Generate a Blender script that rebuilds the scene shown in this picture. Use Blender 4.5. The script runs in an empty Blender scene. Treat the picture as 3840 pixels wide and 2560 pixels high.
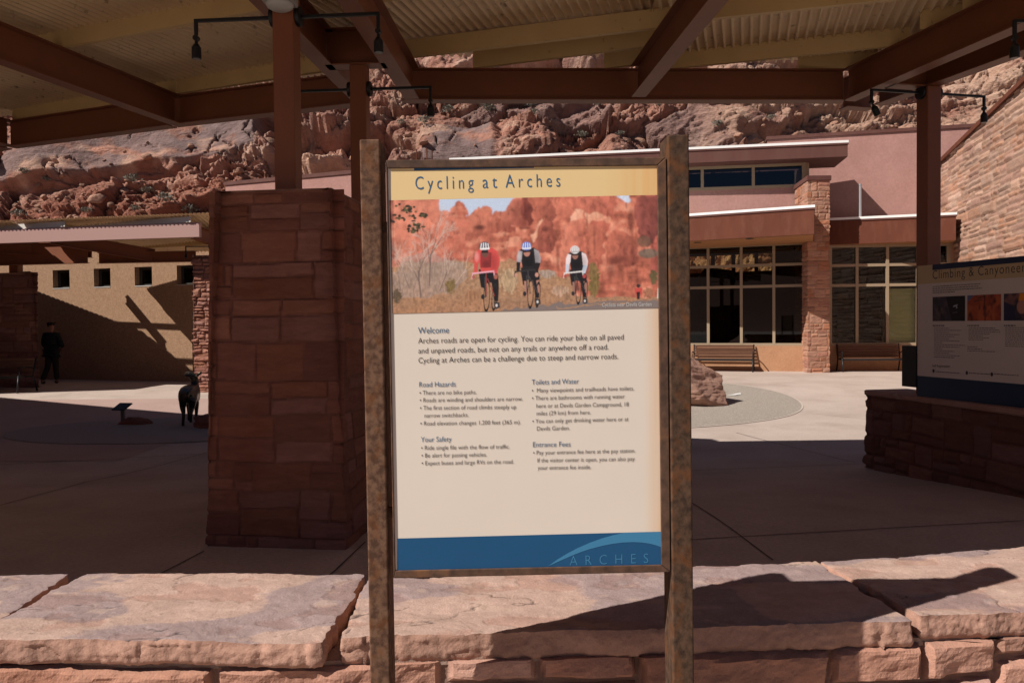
import bpy, math, random
import numpy as np
from mathutils import Vector, Matrix
random.seed(7)
S = bpy.context.scene
COL = S.collection

# ------------------------------------------------------------------ camera, light
F = 2941.0                       # focal length in photograph pixels (3840 wide)
HC = 1.6                         # eye height
PITCH = math.atan(65 / F)
ROLL = 0.009
fwd = np.array([0, math.cos(PITCH), -math.sin(PITCH)])
up0 = np.array([0, math.sin(PITCH), math.cos(PITCH)])
rt0 = np.array([1.0, 0, 0])
RT = rt0 * math.cos(ROLL) - up0 * math.sin(ROLL)
UP = up0 * math.cos(ROLL) + rt0 * math.sin(ROLL)
CAM = np.array([0, 0, HC])
cd = bpy.data.cameras.new('camera')
cd.sensor_width = 23.5
cd.sensor_fit = 'HORIZONTAL'
cd.lens = F / 3840 * 23.5
cd.clip_start = 0.05
cd.clip_end = 2000
cam = bpy.data.objects.new('camera', cd)
COL.objects.link(cam)
m = Matrix.Identity(4)
for i in range(3):
    m[i][0] = RT[i]; m[i][1] = UP[i]; m[i][2] = -fwd[i]; m[i][3] = CAM[i]
cam.matrix_world = m
S.camera = cam

SUN_AZ = math.radians(62)        # light travels to the right and away
SUN_EL = math.radians(43)
TRAVEL = np.array([math.sin(SUN_AZ) * math.cos(SUN_EL), math.cos(SUN_AZ) * math.cos(SUN_EL), -math.sin(SUN_EL)])
w = bpy.data.worlds.new('World')
S.world = w
w.use_nodes = True
nt = w.node_tree
sky = nt.nodes.new('ShaderNodeTexSky')
sky.sky_type = 'NISHITA'
sky.sun_disc = False
sky.sun_elevation = SUN_EL
sky.sun_rotation = math.radians(242)
sky.altitude = 2200
sky.air_density = 0.55
sky.dust_density = 0.1
nt.links.new(sky.outputs[0], nt.nodes['Background'].inputs[0])
nt.nodes['Background'].inputs[1].default_value = 0.05
ld = bpy.data.lights.new('sun', 'SUN')
ld.energy = 5.0
ld.angle = math.radians(0.5)
ld.color = (1.0, 0.95, 0.88)
sun = bpy.data.objects.new('sun', ld)
COL.objects.link(sun)
sun.rotation_euler = Vector(TRAVEL).to_track_quat('-Z', 'Y').to_euler()
sun.location = (-30, -16, 32)
S.view_settings.view_transform = 'Standard'
S.view_settings.look = 'None'
S.view_settings.exposure = 0.36
S.view_settings.gamma = 1.0
S.cycles.max_bounces = 8
S.cycles.diffuse_bounces = 4
S.cycles.use_denoising = True

# ------------------------------------------------------------------ measuring helpers
def ray(u, v):
    return fwd + RT * ((u - 1920) / F) + UP * (-(v - 1280) / F)
def atY(u, v, Y):
    d = ray(u, v); return CAM + d * (Y / d[1])
def atZ(u, v, z):
    d = ray(u, v); return CAM + d * ((z - HC) / d[2])
def sstep(a, b, x):
    t = np.clip((np.asarray(x, float) - a) / (b - a), 0, 1)
    return t * t * (3 - 2 * t)
def gz(x, y):
    return -0.03 - 0.2 * sstep(6, 10.5, y) * (1 - sstep(15, 22, y)) * (1 - sstep(22, 30, np.abs(x)))
def atG(u, v):
    z = -0.1
    for _ in range(8):
        p = atZ(u, v, z); z = float(gz(p[0], p[1]))
    return atZ(u, v, z)
class Plane:
    def __init__(s, o, ex, ez):
        s.o = np.array(o, float); s.ex = np.array(ex, float) / np.linalg.norm(ex)
        s.ez = np.array(ez, float) / np.linalg.norm(ez); s.n = np.cross(s.ex, s.ez)
    def px(s, u, v):
        d = ray(u, v); t = ((s.o - CAM) @ s.n) / (d @ s.n); q = CAM + d * t - s.o
        return np.array([q @ s.ex, q @ s.ez])
    def pt(s, x, z, out=0.0):
        return s.o + s.ex * x + s.ez * z + s.n * out

# ------------------------------------------------------------------ noise
def _h(ix, iy, iz, seed):
    h = (ix.astype(np.uint32) * np.uint32(374761393) + iy.astype(np.uint32) * np.uint32(668265263)
         + iz.astype(np.uint32) * np.uint32(2147483647) + np.uint32(seed * 974711 + 12345))
    h = (h ^ (h >> np.uint32(13))) * np.uint32(1274126177)
    h = (h ^ (h >> np.uint32(15))) * np.uint32(2246822519)
    return ((h ^ (h >> np.uint32(16))) & np.uint32(0xFFFFFF)).astype(np.float64) / 16777216.0
def vnoise(x, y, z, seed=0):
    x = np.asarray(x, float); y = np.asarray(y, float) + 0 * x; z = np.asarray(z, float) + 0 * x
    xi = np.floor(x); yi = np.floor(y); zi = np.floor(z)
    fx = x - xi; fy = y - yi; fz = z - zi
    ux = fx * fx * fx * (fx * (fx * 6 - 15) + 10); uy = fy * fy * fy * (fy * (fy * 6 - 15) + 10); uz = fz * fz * fz * (fz * (fz * 6 - 15) + 10)
    xi = xi.astype(np.int64); yi = yi.astype(np.int64); zi = zi.astype(np.int64)
    r = 0
    for a in (0, 1):
        for b in (0, 1):
            for c in (0, 1):
                r = r + _h(xi + a, yi + b, zi + c, seed) * (ux if a else 1 - ux) * (uy if b else 1 - uy) * (uz if c else 1 - uz)
    return r
def fbm(x, y, z, oct=5, seed=0, gain=0.5):
    a = 1.0; t = 0; r = 0; f = 1.0
    for i in range(oct):
        r = r + a * vnoise(x * f + i * 17.3, y * f - i * 9.1, z * f + i * 5.7, seed + i); t += a; a *= gain; f *= 2.03
    return r / t
def worley(x, y, z, seed=0):
    xi = np.floor(x).astype(np.int64); yi = np.floor(y).astype(np.int64); zi = np.floor(z).astype(np.int64)
    f1 = np.full(x.shape, 9.0); f2 = np.full(x.shape, 9.0); idv = np.zeros(x.shape); fc = np.zeros(x.shape)
    for a in (-1, 0, 1):
        for b in (-1, 0, 1):
            for c in (-1, 0, 1):
                cx = xi + a; cy = yi + b; cz = zi + c
                ex_ = x - cx - _h(cx, cy, cz, seed); ez_ = z - cz - _h(cx, cy, cz, seed + 2); d = np.sqrt(ex_ ** 2 + (cy + _h(cx, cy, cz, seed + 1) - y) ** 2 + ez_ ** 2)
                k = d < f1
                f2 = np.where(k, f1, np.minimum(f2, d)); idv = np.where(k, _h(cx, cy, cz, seed + 3), idv); fc = np.where(k, (_h(cx, cy, cz, seed + 5) - .5) * ex_ + (_h(cx, cy, cz, seed + 7) - .75) * ez_, fc); f1 = np.where(k, d, f1)
    return f1, f2, idv, fc

# ------------------------------------------------------------------ materials
def lin(r, g, b):
    f = lambda c: c / 12.92 if c <= 0.04045 else ((c + 0.055) / 1.055) ** 2.4
    return (f(r / 255), f(g / 255), f(b / 255))
MATS = {}
def mat(name, c1, c2=None, scale=4.0, rough=0.8, bump=0.0, bscale=60.0, metal=0.0, attr=False, spec=0.3,
        stretch=(1, 1, 1), lo=0.35, hi=0.65, c3=None, s3=20.0, lo3=0.5, hi3=0.7, f3=1.0, bdist=0.01, det=6.0, coat=0.0, grain=0.0, gs=160.0):
    if name in MATS: return MATS[name]
    mt = bpy.data.materials.new(name); mt.use_nodes = True
    n = mt.node_tree.nodes; l = mt.node_tree.links
    b = n['Principled BSDF']
    b.inputs['Roughness'].default_value = rough
    b.inputs['Metallic'].default_value = metal
    b.inputs['Specular IOR Level'].default_value = spec
    b.inputs['Coat Weight'].default_value = coat
    tc = n.new('ShaderNodeTexCoord'); mp = n.new('ShaderNodeMapping')
    mp.inputs['Scale'].default_value = stretch
    l.new(tc.outputs['Object'], mp.inputs[0])
    def noise(sc, d=det):
        t = n.new('ShaderNodeTexNoise'); t.inputs['Scale'].default_value = sc; t.inputs['Detail'].default_value = d
        t.inputs['Roughness'].default_value = 0.6
        l.new(mp.outputs[0], t.inputs['Vector']); return t
    def mrange(o, a, c):
        r = n.new('ShaderNodeMapRange'); r.inputs[1].default_value = a; r.inputs[2].default_value = c
        r.clamp = True; l.new(o, r.inputs[0]); return r.outputs[0]
    def mixc(f, a, c, mode='MIX'):
        x = n.new('ShaderNodeMix'); x.data_type = 'RGBA'; x.blend_type = mode
        for s_, v_ in ((x.inputs[0], f), (x.inputs[6], a), (x.inputs[7], c)):
            if hasattr(v_, 'is_linked'): l.new(v_, s_)
            elif isinstance(v_, tuple): s_.default_value = (*v_, 1)
            else: s_.default_value = v_
        return x.outputs[2]
    out = None
    if c2 is not None:
        out = mixc(mrange(noise(scale).outputs[0], lo, hi), tuple(c1), tuple(c2))
    if c3 is not None:
        k = mrange(noise(s3).outputs[0], lo3, hi3)
        if f3 != 1.0:
            mm = n.new('ShaderNodeMath'); mm.operation = 'MULTIPLY'; mm.inputs[1].default_value = f3; l.new(k, mm.inputs[0]); k = mm.outputs[0]
        out = mixc(k, out if out is not None else tuple(c1), tuple(c3))
    if attr:
        at = n.new('ShaderNodeAttribute'); at.attribute_name = 'Col'
        out = mixc(1.0, out, at.outputs[0], 'MULTIPLY') if out is not None else at.outputs[0]
    if grain:
        r = n.new('ShaderNodeMapRange'); r.inputs[1].default_value = 0.3; r.inputs[2].default_value = 0.7; r.inputs[3].default_value = 1 - grain; r.inputs[4].default_value = 1 + grain * 0.4
        l.new(noise(gs, 4).outputs[0], r.inputs[0]); cb = n.new('ShaderNodeCombineColor')
        for k_ in range(3): l.new(r.outputs[0], cb.inputs[k_])
        out = mixc(1.0, out if out is not None else tuple(c1), cb.outputs[0], 'MULTIPLY')
    if out is None: b.inputs['Base Color'].default_value = (*c1, 1)
    else: l.new(out, b.inputs['Base Color'])
    if bump:
        bp = n.new('ShaderNodeBump'); bp.inputs['Strength'].default_value = bump; bp.inputs['Distance'].default_value = bdist
        l.new(noise(bscale, 8).outputs[0], bp.inputs['Height']); l.new(bp.outputs[0], b.inputs['Normal'])
    MATS[name] = mt
    return mt
def glass_mat(name, tint, gl=0.06):
    mt = bpy.data.materials.new(name); mt.use_nodes = True
    n = mt.node_tree.nodes; l = mt.node_tree.links; n.remove(n['Principled BSDF'])
    tr = n.new('ShaderNodeBsdfTransparent'); tr.inputs[0].default_value = (*tint, 1)
    g = n.new('ShaderNodeBsdfGlossy'); g.inputs['Roughness'].default_value = 0.015; g.inputs[0].default_value = (0.9, 0.95, 1, 1)
    fr = n.new('ShaderNodeFresnel'); fr.inputs[0].default_value = 1.5
    mx = n.new('ShaderNodeMixShader'); l.new(fr.outputs[0], mx.inputs[0]); l.new(tr.outputs[0], mx.inputs[1]); l.new(g.outputs[0], mx.inputs[2])
    l.new(mx.outputs[0], n['Material Output'].inputs[0])
    MATS[name] = mt
    return mt

# ------------------------------------------------------------------ object helpers
ORG = {}
def org(p):
    return ORG.get(p.name, np.zeros(3)) if p is not None else np.zeros(3)
def tag(o, label=None, cat=None, group=None, kind=None):
    if label: o['label'] = label
    if cat: o['category'] = cat
    if group: o['group'] = group
    if kind: o['kind'] = kind
    return o
def thing(name, label, cat, loc=(0, 0, 0), group=None, rz=0.0):
    o = bpy.data.objects.new(name, None); COL.objects.link(o)
    o.empty_display_size = 0.2
    o.location = tuple(float(c) for c in loc); o.rotation_euler = (0, 0, rz)
    ORG[o.name] = np.array(loc, float)
    return tag(o, label, cat, group)
def local_thing(name, label, cat, group=None):
    o = thing(name, label, cat, (0, 0, 0), group); return o
def mesh_obj(name, V, faces, mt, parent=None, col=None, smooth=False, bevel=0.0, seg=2):
    V = np.asarray(V, float) - org(parent)
    me = bpy.data.meshes.new(name)
    if isinstance(faces, np.ndarray):
        k = faces.shape[1]
        me.vertices.add(len(V)); me.vertices.foreach_set('co', V.ravel())
        me.loops.add(faces.size); me.loops.foreach_set('vertex_index', faces.ravel().astype(np.int32))
        me.polygons.add(len(faces)); me.polygons.foreach_set('loop_start', (np.arange(len(faces)) * k).astype(np.int32))
        me.update(calc_edges=True)
    else:
        me.from_pydata([tuple(v) for v in V], [], faces); me.update()
    me.validate()
    if smooth: me.polygons.foreach_set('use_smooth', np.ones(len(me.polygons), bool))
    if col is not None:
        ca = me.color_attributes.new('Col', 'FLOAT_COLOR', 'POINT')
        c4 = np.ones((len(V), 4)); c4[:, :3] = col; ca.data.foreach_set('color', c4.ravel())
    o = bpy.data.objects.new(name, me); COL.objects.link(o)
    if mt is not None: me.materials.append(mt)
    if parent is not None:
        o.parent = parent; ORG[o.name] = org(parent)
    if bevel:
        bv = o.modifiers.new('bevel', 'BEVEL'); bv.width = bevel; bv.segments = seg; bv.limit_method = 'ANGLE'; bv.angle_limit = 0.6
    return o
def grid_faces(nr, nc, wrap=False, off=0, flip=False):
    r = np.arange(nr - 1)[:, None]; c = np.arange(nc if wrap else nc - 1)[None, :]
    c2 = (c + 1) % nc
    f = np.stack([r * nc + c, r * nc + c2, (r + 1) * nc + c2, (r + 1) * nc + c], -1).reshape(-1, 4) + off
    return f[:, ::-1].copy() if flip else f
class MB:
    def __init__(s): s.v = []; s.f = []
    def add(s, vs, fs):
        o = len(s.v); s.v += [tuple(float(c) for c in v) for v in vs]; s.f += [tuple(i + o for i in f) for f in fs]; return s
    def prism(s, poly, z0, z1):
        """poly: ccw xy points; z0/z1 scalar or per point"""
        n = len(poly); a = [z0] * n if np.isscalar(z0) else z0; b = [z1] * n if np.isscalar(z1) else z1
        vs = [(p[0], p[1], a[i]) for i, p in enumerate(poly)] + [(p[0], p[1], b[i]) for i, p in enumerate(poly)]
        ar = sum(poly[i][0] * poly[(i + 1) % n][1] - poly[(i + 1) % n][0] * poly[i][1] for i in range(n))
        fs = [tuple(range(n))[::-1], tuple(range(n, 2 * n))] + [(i, (i + 1) % n, n + (i + 1) % n, n + i) for i in range(n)]
        if ar < 0: fs = [f[::-1] for f in fs]
        return s.add(vs, fs)
    def box(s, c, ax, ay, az):
        """c centre, ax ay az half-axis vectors"""
        c, ax, ay, az = (np.array(q, float) for q in (c, ax, ay, az))
        if np.cross(ax, ay) @ az < 0: ax = -ax
        vs = [c + i * ax + j * ay + k * az for k in (-1, 1) for j in (-1, 1) for i in (-1, 1)]
        return s.add(vs, [(0, 2, 3, 1), (4, 5, 7, 6), (0, 1, 5, 4), (2, 6, 7, 3), (0, 4, 6, 2), (1, 3, 7, 5)])
    def abox(s, x0, x1, y0, y1, z0, z1):
        return s.box(((x0 + x1) / 2, (y0 + y1) / 2, (z0 + z1) / 2), ((x1 - x0) / 2, 0, 0), (0, (y1 - y0) / 2, 0), (0, 0, (z1 - z0) / 2))
    def tube(s, pts, r, n=12, cap=True):
        pts = [np.array(p, float) for p in pts]; rs = [r] * len(pts) if np.isscalar(r) else r
        rings = []
        for i, p in enumerate(pts):
            d = (pts[min(i + 1, len(pts) - 1)] - pts[max(i - 1, 0)]); d = d / np.linalg.norm(d)
            a = np.cross(d, (0, 0, 1.0)) if abs(d[2]) < 0.95 else np.cross(d, (0, 1.0, 0)); a /= np.linalg.norm(a); b = np.cross(d, a)
            rings.append([p + rs[i] * (a * math.cos(2 * math.pi * k / n) + b * math.sin(2 * math.pi * k / n)) for k in range(n)])
        vs = [v for rg in rings for v in rg]
        fs = [(i * n + k, i * n + (k + 1) % n, (i + 1) * n + (k + 1) % n, (i + 1) * n + k) for i in range(len(pts) - 1) for k in range(n)]
        if cap: fs += [tuple(range(n))[::-1], tuple((len(pts) - 1) * n + k for k in range(n))]
        return s.add(vs, fs)
    def sweep(s, prof, p0, p1, up=(0, 0, 1)):
        """closed 2-D profile (side, up) swept from p0 to p1"""
        p0 = np.array(p0, float); p1 = np.array(p1, float); d = (p1 - p0) / np.linalg.norm(p1 - p0)
        sd = np.cross(d, up); sd /= np.linalg.norm(sd); u = np.cross(sd, d); n = len(prof)
        vs = [p + sd * a + u * b for p in (p0, p1) for a, b in prof]
        fs = [(i, (i + 1) % n, n + (i + 1) % n, n + i) for i in range(n)] + [tuple(range(n))[::-1], tuple(range(n, 2 * n))]
        return s.add(vs, fs)
    def build(s, name, mt, parent=None, bevel=0.0, smooth=False, seg=2):
        return mesh_obj(name, s.v, s.f, mt, parent, None, smooth, bevel, seg)
def copy_tree(o, parent=None):
    c = o.copy(); COL.objects.link(c)
    if parent is not None: c.parent = parent
    for ch in [k for k in bpy.data.objects if k.parent == o]: copy_tree(ch, c)
    return c
def put(o, loc, rz=0.0, label=None):
    o.location = tuple(float(c) for c in loc); o.rotation_euler = (0, 0, rz)
    if label: o['label'] = label
    return o
def skin_mesh(verts, edges, radii, sub=2):
    me = bpy.data.meshes.new('tmp'); me.from_pydata([tuple(v) for v in verts], edges, [])
    o = bpy.data.objects.new('tmp', me); COL.objects.link(o)
    o.modifiers.new('skin', 'SKIN'); sb = o.modifiers.new('sub', 'SUBSURF'); sb.levels = sub; sb.render_levels = sub
    for i, r in enumerate(radii):
        rr = (r, r) if np.isscalar(r) else r
        me.skin_vertices[0].data[i].radius = rr; me.skin_vertices[0].data[i].use_root = (i == 0)
    bpy.context.view_layer.update()
    e = o.evaluated_get(bpy.context.evaluated_depsgraph_get()); m2 = e.to_mesh()
    V = [tuple(v.co) for v in m2.vertices]; Fc = [tuple(p.vertices) for p in m2.polygons]
    e.to_mesh_clear(); bpy.data.objects.remove(o); bpy.data.meshes.remove(me)
    return V, Fc

# ------------------------------------------------------------------ materials used
M_conc = mat('concrete', (0.49, 0.395, 0.34), (0.42, 0.33, 0.28), 0.6, 0.85, 0.25, 70, grain=0.16, gs=45, c3=(0.33, 0.255, 0.21), s3=0.9, lo3=0.48, hi3=0.70, f3=0.6)
M_pinkc = mat('pink_concrete', (0.42, 0.29, 0.245), (0.37, 0.25, 0.215), 0.7, 0.85, 0.25, 60, grain=0.16, gs=45)
M_joint = mat('joint_dark', (0.10, 0.075, 0.06), rough=0.95)
M_jointl = mat('joint_pale', (0.50, 0.41, 0.35), rough=0.9)
M_gravel = mat('gravel', (0.41, 0.35, 0.295), (0.23, 0.19, 0.16), 55, 0.95, 1.0, 90, c3=(0.46, 0.40, 0.33), s3=38, lo3=0.52, hi3=0.6, bdist=0.02)
M_steel = mat('brown_steel', (0.205, 0.068, 0.030), (0.18, 0.060, 0.027), 2.5, 0.5, 0.03, 40, spec=0.35)
M_tan = mat('tan_purlin', (0.58, 0.40, 0.185), (0.53, 0.36, 0.165), 3, 0.55, c3=(0.13, 0.07, 0.035), s3=14, lo3=0.66, hi3=0.74, f3=0.7)
M_deck = mat('tan_deck', (0.78, 0.57, 0.34), (0.68, 0.48, 0.28), 1.3, 0.5, spec=0.4, c3=(0.12, 0.065, 0.035), s3=9, lo3=0.60, hi3=0.72, f3=0.75)
M_white = mat('white_metal', (0.80, 0.79, 0.77), rough=0.45)
M_black = mat('black_metal', (0.012, 0.012, 0.013), rough=0.45, bump=0.05, bscale=80)
M_pink = mat('pink_stucco', (0.40, 0.215, 0.185), (0.36, 0.19, 0.16), 1.3, 0.95, 0.5, 120, grain=0.14, gs=14, c3=(0.33, 0.165, 0.15), s3=3.5, lo3=0.5, hi3=0.75, f3=0.6)
M_fascia = mat('copper_fascia', (0.138, 0.047, 0.029), (0.112, 0.038, 0.024), 1.6, 0.85, 0.1, 50, spec=0.1, stretch=(1, 1, 0.35), c3=(0.165, 0.065, 0.042), s3=5, lo3=0.5, hi3=0.7, f3=0.6)
M_fasciad = mat('dark_fascia', (0.105, 0.043, 0.036), (0.125, 0.058, 0.047), 2.5, 0.7, 0.05, 50, spec=0.15, stretch=(1, 1, 0.2))
M_soffit = mat('soffit', (0.36, 0.175, 0.075), (0.33, 0.16, 0.07), 1.5, 0.8)
M_stucco = mat('tan_stucco', (0.36, 0.215, 0.13), (0.31, 0.18, 0.105), 9, 0.95, 0.8, 45, bdist=0.02, grain=0.25, gs=22)
M_basewall = mat('orange_stucco', (0.42, 0.225, 0.125), (0.37, 0.19, 0.105), 1.2, 0.95, 0.4, 90, grain=0.15, gs=18)
M_frame = mat('window_frame', (0.30, 0.225, 0.15), rough=0.5)
M_framed = mat('dark_frame', (0.05, 0.045, 0.04), rough=0.5)
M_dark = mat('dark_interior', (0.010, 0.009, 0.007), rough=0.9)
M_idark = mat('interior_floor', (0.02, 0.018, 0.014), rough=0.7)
M_cream = mat('cream_partition', (0.62, 0.60, 0.46), rough=0.9)
M_glass = glass_mat('tinted_glass', (0.40, 0.36, 0.20))
M_glassc = glass_mat('clear_glass', (0.74, 0.78, 0.60))
M_glassb = glass_mat('dark_glass', (0.10, 0.11, 0.12))
M_stone = mat('red_sandstone', (1, 1, 1), (0.80, 0.77, 0.75), 5, 0.9, 0.8, 60, attr=True, stretch=(1, 1, 4.0), c3=(0.72, 0.66, 0.66), s3=16, lo3=0.5, hi3=0.75, f3=0.6, bdist=0.008)
M_slab = mat('flagstone', (1, 1, 1), (0.86, 0.84, 0.83), 22, 0.88, 0.5, 150, attr=True, grain=0.16, gs=240, c3=(0.80, 0.77, 0.76), s3=90, lo3=0.52, hi3=0.75, f3=0.6, bdist=0.005)
M_cliff = mat('cliff_rock', (1, 1, 1), (0.78, 0.74, 0.72), 1.4, 0.95, 1.0, 5.0, attr=True, stretch=(1, 1, 2.2), bdist=0.12, c3=(0.70, 0.64, 0.62), s3=4.5, lo3=0.5, hi3=0.7, f3=0.7)
M_rock = mat('boulder_rock', (0.42, 0.245, 0.185), (0.34, 0.18, 0.13), 3, 0.92, 1.0, 30, stretch=(1, 1, 2.5), bdist=0.02, c3=(0.42, 0.27, 0.21), s3=6, lo3=0.55, hi3=0.7)
M_rust = mat('rusty_steel', (0.075, 0.038, 0.024), (0.165, 0.088, 0.054), 60, 0.9, 0.25, 160, c3=(0.15, 0.052, 0.016), s3=24, lo3=0.52, hi3=0.66, f3=0.55, stretch=(1, 1, 0.9), bdist=0.002, spec=0.15, lo=0.40, hi=0.60)
M_rustd = mat('dark_rusty_steel', (0.036, 0.021, 0.014), (0.105, 0.058, 0.036), 60, 0.9, 0.25, 160, c3=(0.14, 0.050, 0.016), s3=26, lo3=0.52, hi3=0.66, f3=0.6, stretch=(1, 1, 0.8), bdist=0.002, spec=0.15)
M_bronze = mat('bronze', (0.045, 0.040, 0.036), (0.075, 0.062, 0.045), 20, 0.32, 0.3, 90, metal=0.8)
M_wood = mat('bench_slat', (0.16, 0.075, 0.045), (0.12, 0.055, 0.033), 6, 0.6, stretch=(0.2, 1, 1))
M_shrub = mat('shrub_leaf', (0.21, 0.19, 0.155), (0.15, 0.145, 0.11), 8, 0.9)

# ================================================================== GROUND
def ax(*segs):
    out = []
    for a, b, st in segs: out.append(np.arange(a, b, st))
    return np.concatenate(out + [[segs[-1][1]]])
gx = ax((-300, -40, 20), (-40, -16, 2), (-16, 16, 0.4), (16, 40, 2), (40, 300, 20))
gy = ax((-300, -40, 20), (-40, 2, 2), (2, 26, 0.4), (26, 40, 2), (40, 300, 20))
GX, GY = np.meshgrid(gx, gy)
ground = mesh_obj('ground', np.stack([GX, GY, gz(GX, GY)], -1).reshape(-1, 3), grid_faces(len(gy), len(gx)), M_conc, smooth=True)
tag(ground, kind='structure')
def sheet(name, fn, n1, n2, mt, lift):
    """patch of ground: fn(a, b) -> x, y"""
    A, B = np.meshgrid(np.linspace(0, 1, n1), np.linspace(0, 1, n2))
    x, y = fn(A, B)
    V = np.stack([x, y, gz(x, y) + lift], -1).reshape(-1, 3)
    fc = grid_faces(n2, n1)
    a, b, c = V[fc[0, 0]], V[fc[0, 1]], V[fc[0, 2]]
    if np.cross(b - a, c - a)[2] < 0: fc = fc[:, ::-1].copy()
    return tag(mesh_obj(name, V, fc, mt, smooth=True), kind='structure')
CX, CY, CR = 1.45, 18.35, 5.0
sheet('gravel_bed', lambda a, b: (CX + CR * b * np.cos(2 * np.pi * a), CY + CR * b * np.sin(2 * np.pi * a)), 97, 40, M_gravel, 0.006)
sheet('gravel_edging', lambda a, b: (CX + (CR + 0.03 * b) * np.cos(2 * np.pi * a), CY + (CR + 0.05 * b) * np.sin(2 * np.pi * a)), 97, 2, M_jointl, 0.010)
pa = atG(-400, 1502); pb = atG(690, 1488)
sheet('pink_paving', lambda a, b: (pa[0] + (pb[0] + 2.6 - pa[0]) * a, pa[1] + (pb[1] - 0.35 - pa[1]) * a - 8.0 * b), 40, 40, M_pinkc, 0.004)
sheet('gravel_bed', lambda a, b: (-6.2 + 2.7 * b * np.cos(2 * np.pi * a), 14.0 + 1.75 * b * np.sin(2 * np.pi * a)), 65, 20,
      mat('dark_gravel', (0.40, 0.33, 0.29), (0.24, 0.20, 0.175), 50, 0.95, 1.0, 80, bdist=0.02), 0.011)
sheet('unseen_bounce_ground', lambda a, b: (-60 + 120 * a, -0.4 - 45 * b), 30, 12, mat('bounce_ground', (0.27, 0.235, 0.205), (0.22, 0.19, 0.165), 3, 0.95, 0.5, 90), 0.006)  # added unseen sheet, darker than the paving to cut light bounced under the canopy
def joint(name, pts, mt, wd=0.012):
    P = [atG(*p) for p in pts]
    Q = []
    for a, b in zip(P[:-1], P[1:]):
        Q += [a + (b - a) * t for t in np.linspace(0, 1, 14)[:-1]]
    Q = np.array(Q + [P[-1]]); d = np.gradient(Q[:, :2], axis=0); d /= np.linalg.norm(d, axis=1)[:, None]
    nrm = np.stack([-d[:, 1], d[:, 0]], 1) * wd / 2
    V = []
    for s in (-1, 1):
        xy = Q[:, :2] + s * nrm; V.append(np.column_stack([xy, gz(xy[:, 0], xy[:, 1]) + 0.005]))
    V = np.concatenate(V); n = len(Q)
    f = np.array([(i, i + n, i + n + 1, i + 1) for i in range(n - 1)])
    if np.cross(V[f[0][1]] - V[f[0][0]], V[f[0][2]] - V[f[0][0]])[2] < 0: f = f[:, ::-1].copy()
    return tag(mesh_obj(name, V, f, mt), kind='structure')
for ln in ([(2500, 1818), (2600, 1889), (2899, 2101)], [(1500, 2090), (2600, 2023), (3840, 1952)], [(1500, 1810), (2600, 1764), (3223, 1740)],
           [(2760, 1622), (2845, 1645), (3207, 1734)], [(-200, 1950), (0, 1895), (330, 1805), (800, 1690)], [(560, 2172), (612, 2146), (765, 2067)],
           [(1230, 2160), (1253, 2143), (1371, 2031)], [(-200, 1752), (800, 1700)], [(150, 1489), (270, 1474)]):
    joint('pavement_joint', ln, M_joint)
joint('pavement_joint', [(2900, 1530), (2934, 1535), (3251, 1571), (3500, 1600)], M_jointl, 0.02)

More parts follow.
